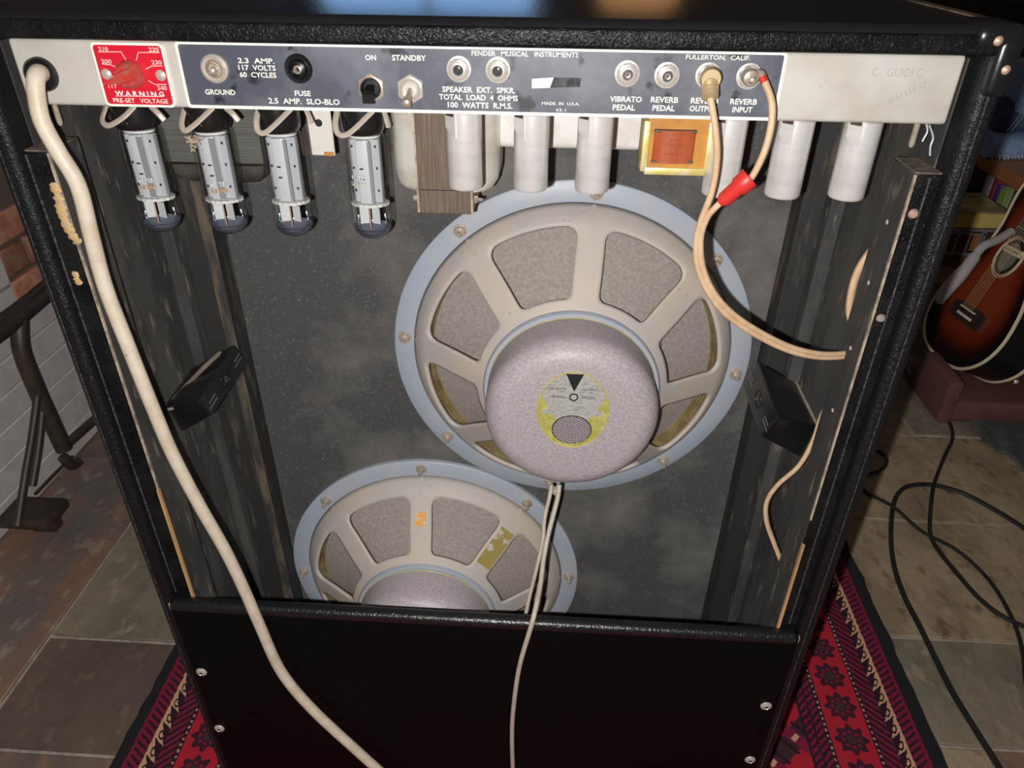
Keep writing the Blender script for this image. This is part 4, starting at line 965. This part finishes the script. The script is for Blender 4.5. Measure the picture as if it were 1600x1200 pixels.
gbv = (CR*-.093 + CU*-.421 + CW*-.902).normalized(); ga = (CR*.351 + CU*.834 + CW*-.425); ga = (ga-gbv*ga.dot(gbv)).normalized()
gn = ga.cross(gbv).normalized(); gn = gn if gn.dot(GB-EYE) < 0 else -gn
GS = .90
def GP(a, b, n=0): return GB + (ga*a + gbv*b + gn*n)*GS
half_pts = [(-.150, 0), (-.148, .06), (-.130, .125), (-.085, .178), (-.02, .200), (.06, .186), (.130, .150), (.185, .124), (.24, .122), (.30, .138), (.345, .143), (.385, .128), (.405, .085), (.410, .03), (.410, 0)]
hp = smooth_path([(a, b, 0) for a, b in half_pts], 5)
outl = [(p.x, p.y) for p in hp] + [(p.x, -p.y) for p in reversed(hp[1:-1])]
gt = thing('acoustic_guitar', GP(-.150, 0, -.06), 'red sunburst acoustic guitar with cream binding, standing right of the amplifier', 'guitar')
# top with burst falloff attribute
n = len(outl); rings = [0, .06, .14, .24, .38, .55, .75]; vs = []; ed = []; fs = []
cen = (.10, 0)
for f in rings:
    for (a, b) in outl: vs.append(GP(a+(cen[0]*0+(.12 if a > .12 else a)-a)*f if False else a*(1-f)+(.10 if abs(a-.1) > .25 else .1)*f, b*(1-f))); ed.append(min(1, f*1.9))
vs.append(GP(.10, 0)); ed.append(1)
for i in range(len(rings)-1):
    for k in range(n): k2 = (k+1) % n; fs.append((i*n+k, i*n+k2, (i+1)*n+k2, (i+1)*n+k))
for k in range(n): fs.append(((len(rings)-1)*n+k, (len(rings)-1)*n+(k+1) % n, len(vs)-1))
go = MB().add(vs, fs).build('soundboard', burst_material(), gt)
at = go.data.attributes.new('edge', 'FLOAT', 'POINT'); at.data.foreach_set('value', ed)
MB().loft([[GP(a, b, -.0005) for a, b in outl], [GP(a, b, -.10) for a, b in outl]]).build('sides', gl_black, gt, angle=60)
for nn in (0, -.10): MB().tube([GP(a, b, nn) for a, b in outl]+[GP(*outl[0], nn)], .0042, 6, caps=False).build('binding', bind_m, gt)
MB().prism([GP(.168+.049*cos(2*pi*k/36), .049*sin(2*pi*k/36), .0006) for k in range(36)], gn*.0004).build('sound_hole', rose, gt)
for rr in (.052, .058): MB().tube([GP(.168+rr*cos(2*pi*k/40), rr*sin(2*pi*k/40), .0008) for k in range(41)], .0016, 6, caps=False).build('rosette', bind_m, gt)
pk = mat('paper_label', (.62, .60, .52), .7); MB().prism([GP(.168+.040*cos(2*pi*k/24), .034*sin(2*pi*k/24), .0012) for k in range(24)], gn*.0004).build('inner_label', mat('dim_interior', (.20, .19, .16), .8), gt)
lab = MB().prism([GP(a, b, .002) for a, b in ((.176, -.036), (.176, .046), (.194, .046), (.194, -.036))], gn*.003).build('pickup', mat('cream_pickup', (.72, .62, .36), .5), gt)
for k in range(6): MB().lathe([(0, .0012), (.0022, .001), (.0024, 0)], GP(.185, -.022+.010*k, .005), gn, 8).build('pole_piece', rose, lab)
MB().prism([GP(a, b, 0) for a, b in ((-.035, -.07), (-.03, -.085), (.008, -.085), (.014, -.05), (.014, .05), (.008, .085), (-.03, .085), (-.035, .07))], gn*.008).build('bridge', rose, gt)
MB().prism([GP(a, b, .008) for a, b in ((.001, -.038), (.005, -.038), (.005, .038), (.001, .038))], gn*.006).build('saddle', ivory, gt)
MB().prism([GP(a, b, .008) for a, b in ((-.020, -.038), (-.013, -.038), (-.013, .038), (-.020, .038))], gn*.004).build('bridge_pins', ivory, gt)
MB().prism([GP(a, b, .004) for a, b in ((.225, -.029), (.225, .029), (.95, .022), (.95, -.022))], gn*.010).build('fingerboard', rose, gt)
MB().loft([[GP(a, w*cos(pi*k/8), .004-dd*sin(pi*k/8)) for k in range(9)] for a, w, dd in ((.41, .028, .03), (.95, .022, .022))]).build('neck', gl_black, gt)
for k in range(6): MB().tube([GP(.003, -.027+.0108*k, .0145), GP(.95, -.018+.0072*k, .018)], .0006, 5).build('string', strn, gt)
for k in range(10): MB().tube([GP(.245+.045*k, -.028+.0006*k, .0146), GP(.245+.045*k, .028-.0006*k, .0146)], .0011, 5).build('fret', nickel, gt)

# stand arm with pale foam, red box and dark cloth under the guitar
foam = mat('pale_foam', (.36, .34, .33), .9, bump=.4, bscale=60, bdist=.004)
P = [PD(u, v, d_) for u, v, d_ in ((1466, 474, 1.70), (1476, 458, 1.70), (1500, 432, 1.70), (1522, 402, 1.70), (1536, 385, 1.70), (1560, 374, 1.71), (1580, 362, 1.72))]
tag(MB().tube(smooth_path(P, 5), [.004]+[.011]*3+[.0135]*12+[.010]*15, 12).build('foam_padded_strap', foam, base=P[0]), 'pale grey padded strap lying along the left edge of the guitar', 'strap')
redbox = mat('dull_red_cloth', (.12, .040, .034), .85, col2=(.09, .036, .032), scale=20)
gz = PZ(1465, 655, 0)
rb = thing('red_guitar_rest', PZ(1500, 655, 0), 'dull red padded rest under the guitar body', 'rest')
c0, c1_ = PZ(1463, 660, 0), PZ(1640, 668, 0)
MB().box(c0.x, c1_.x, c0.y, c0.y+.20, .002, .060, bev=.012, seg=3).build('pad', redbox, rb)
MB().box(c0.x-.004, c0.x+.032, c0.y-.006, c0.y+.15, .002, .120, bev=.007, seg=3).build('end_lip', redbox, rb)
MB().lathe([(0, .003), (.004, .002), (.006, 0)], PY(1588, 597, c0.y-.001), (0, -1, 0), 10).build('stud', nickel, rb)
cl_m = mat('dark_grey_cloth', (.075, .075, .075), .95, col2=(.055, .052, .05), scale=40, bump=.4, bscale=120, bdist=.002)
mb = MB(); nx, ny = 30, 18; vs = []
A, B, C, D = [PZ(u, v, .004) for u, v in ((1508, 640), (1640, 640), (1640, 762), (1530, 690))]
for j in range(ny+1):
    for i in range(nx+1):
        s_, t_ = i/nx, j/ny; p = A.lerp(B, s_).lerp(D.lerp(C, s_), t_)
        vs.append((p.x+.006*sin(9*t_), p.y-.012*sin(11*s_), .010+.006*sin(7*s_+3*t_)*sin(5*t_+1)+.004*sin(17*s_)))
fs = [(j*(nx+1)+i, j*(nx+1)+i+1, (j+1)*(nx+1)+i+1, (j+1)*(nx+1)+i) for j in range(ny) for i in range(nx)]
o_ = mb.add(vs, fs).build('dark_cloth', cl_m, base=A); o_.modifiers.new('thickness', 'SOLIDIFY').thickness = .004
tag(o_, 'dark grey cloth spread on the slate floor in front of the red rest', 'cloth')

# bookshelf with books, yellow box, jeans
oak = mat('orange_wood', (.36, .155, .050), .45, col2=(.28, .11, .035), scale=20, stretch=(.3, 3, 3))
YSH = 2.00; XSF = 1.31
zt = PX(1548, 250, XSF).z; yfar = PX(1538, 250, XSF).y+.30; zb_ = zt-.040; ynear = yfar-1.05
bshelf = thing('bookshelf', (XSF+.15, yfar-.5, 0), 'orange wooden bookshelf behind the guitar with jeans on top', 'bookshelf')
MB().box(XSF, XSF+.34, ynear, yfar, zb_, zt, bev=.004, seg=1).build('top_board', oak, bshelf)
dsh = mat('dark_shelf', (.05, .03, .02), .6)
for y_ in (yfar-.03, ynear): MB().box(XSF+.02, XSF+.33, y_, y_+.03, 0, zb_).build('side_board', oak, bshelf)
zs = zb_-.142
MB().box(XSF+.015, XSF+.33, ynear+.03, yfar-.03, zs-.025, zs, bev=.003, seg=1).build('shelf_board', dsh, bshelf)
MB().box(XSF+.32, XSF+.335, ynear, yfar, 0, zb_).build('back_board', dsh, bshelf)
by = yfar-.30; rnd = random.Random(2)
BC = [('white', (.40, .37, .36)), ('red', (.22, .02, .03)), ('purple', (.075, .03, .13)), ('green', (.19, .30, .05)), ('pale green', (.32, .36, .14)), ('grey green', (.09, .11, .075)), ('brown', (.13, .08, .05)), ('black', (.03, .03, .035)), ('cream', (.42, .39, .32)), ('dark blue', (.03, .04, .10)), ('tan', (.3, .22, .13))]
TH = [.040, .022, .030, .034, .024, .030, .024, .034, .03, .03, .03]
for (nm, c), w in zip(BC, TH):
    hgt = rnd.uniform(.118, .134); base = Vector((XSF+.10, by-w/2, zs))
    bk = thing('book', base, '%s book standing on the shelf under the orange board' % nm, 'book', 'books on the shelf')
    m_ = mat('book_'+nm.replace(' ', '_'), c, .5)
    MB().box(XSF+.025, XSF+.029, by-w+.001, by, zs, zs+hgt, bev=.001, seg=1).box(XSF+.027, XSF+.18, by-.003, by-.001, zs, zs+hgt).box(XSF+.027, XSF+.18, by-w+.001, by-w+.003, zs, zs+hgt).build('cover', m_, bk)
    MB().box(XSF+.029, XSF+.176, by-w+.003, by-.003, zs+.003, zs+hgt-.004).build('pages', MATS['paper_label'], bk)
    by -= w+.001
yel = mat('yellow_card', (.50, .36, .075), .7, col2=(.44, .33, .10), scale=15)
YB_ = 1.93
a, b = PY(1494, 356, YB_), PY(1567, 361, YB_); zz = PY(1530, 333, YB_).z
yb = thing('yellow_box', ((a.x+b.x)/2, YB_+.08, a.z), 'yellow cardboard box on a wire rack in front of the books', 'box')
MB().box(a.x-.01, b.x, YB_, YB_+.16, a.z, zz, bev=.002, seg=1).build('box_body', yel, yb)
MB().box(a.x-.012, b.x+.002, YB_-.002, YB_+.162, zz-.001, zz+.004, bev=.001, seg=1).build('box_lid', mat('faded_lid', (.34, .27, .10), .8, col2=(.16, .12, .06), scale=14), yb)
wr = thing('wire_rack', ((a.x+b.x)/2, YB_+.08, 0), 'grey wire rack carrying the yellow box', 'rack')
rk = mat('rack_wire', (.22, .21, .20), .4, .3)
for zz2 in (a.z-.008, a.z-.075): MB().box(a.x-.03, b.x+.05, YB_-.002, YB_+.004, zz2, zz2+.006).box(a.x-.03, b.x+.05, YB_+.15, YB_+.156, zz2, zz2+.006).build('rail', rk, wr)
for k in range(7): xk = a.x-.02+k*.030; MB().box(xk, xk+.004, YB_-.004, YB_+.0, a.z-.078, a.z-.004).build('rod', rk, wr)
for k in range(7): xk = a.x-.02+k*.030; MB().box(xk, xk+.004, YB_, YB_+.156, a.z-.0065, a.z-.0015).build('rod', rk, wr)
for (xk, yk) in ((a.x-.03, YB_-.002), (b.x+.046, YB_-.002), (a.x-.03, YB_+.15), (b.x+.046, YB_+.15)): MB().box(xk, xk+.006, yk, yk+.006, 0, a.z-.002).build('leg', rk, wr)

# jeans
denim = mat('light_denim', (.19, .28, .46), .9, col2=(.27, .37, .54), scale=60, bump=.4, bscale=900, bdist=.001)
denim_d = mat('dark_denim', (.030, .055, .11), .9, col2=(.05, .08, .15), scale=60)
fray = mat('frayed_thread', (.42, .48, .58), .9)
stitch = mat('orange_stitch', (.35, .28, .2), .8)
YSH = PX(1538, 250, XSF).y; xj = PY(1540, 243, YSH).x; ztop = zt
jn = thing('blue_jeans', (xj+.2, YSH+.12, ztop), 'blue denim jeans with frayed hems piled on the bookshelf', 'jeans')
def slab(x0, x1, y0, y1, z0, z1, wv, name, m, n=26):
    """soft folded cloth: rounded front roll, wavy top"""
    loops = []
    for i in range(n+1):
        s_ = i/n; x = x0+(x1-x0)*s_; w1 = wv*sin(7*s_+z0*50); w2 = wv*sin(11*s_+2+z0*30); hh = (z1-z0)
        loops.append([(x, y0+w1, z0), (x, y0-.012+w1, z0+hh*.25), (x, y0-.014+w1, z0+hh*.6), (x, y0+w1+.004, z0+hh*.92+w2*.5), (x, y0+.05, z1+w2), (x, y1, z1+w2*.6), (x, y1, z0)])
    return MB().loft(loops).build(name, m, jn, angle=70)
slab(xj-.004, xj+.50, YSH-.012, YSH+.16, ztop+.001, ztop+.070, .008, 'lower_leg', denim)
slab(xj+.012, xj+.46, YSH+.030, YSH+.16, ztop+.068, ztop+.160, .006, 'inner_layer', denim_d)
slab(xj+.052, xj+.50, YSH-.016, YSH+.17, ztop+.130, ztop+.250, .010, 'upper_leg', denim)
for (za, xa) in ((ztop+.006, xj-.002), (ztop+.134, xj+.056)):
    mb = MB()
    for k in range(90):
        x = xa+k*.0035; l_ = rnd.uniform(.006, .016); mb.tube([(x, YSH-.027+rnd.uniform(-.004, .004), za+.010), (x+rnd.gauss(0, .003), YSH-.033, za+.010-l_)], .0010, 4)
    tag(mb.build('frayed_hem', fray, jn), kind='stuff')
for k in (0, .012): MB().tube([(xj+.045+k, YSH+.014, ztop+.074), (xj+.062+k, YSH+.014, ztop+.11), (xj+.078+k, YSH+.02, ztop+.155)], .0012, 5).build('seam', stitch, jn)

# floor lamp by the window (its warm glow is mirrored in the vinyl top)
lp = thing('floor_lamp', (.30, 3.22, 0), 'floor lamp with a warm lit shade by the far wall', 'lamp')
MB().lathe([(.14, 0), (.14, .015), (.02, .03), (.012, .05), (.012, 1.18)], (.30, 3.22, 0), (0, 0, 1), 24).build('pole', iron, lp)
MB().lathe([(.17, 1.16), (.12, 1.46)], (.30, 3.22, 0), (0, 0, 1), 32).build('lamp_shade', mat('lit_shade', (.6, .35, .15), .8, emit=(1.0, .50, .20), estr=1.0), lp)
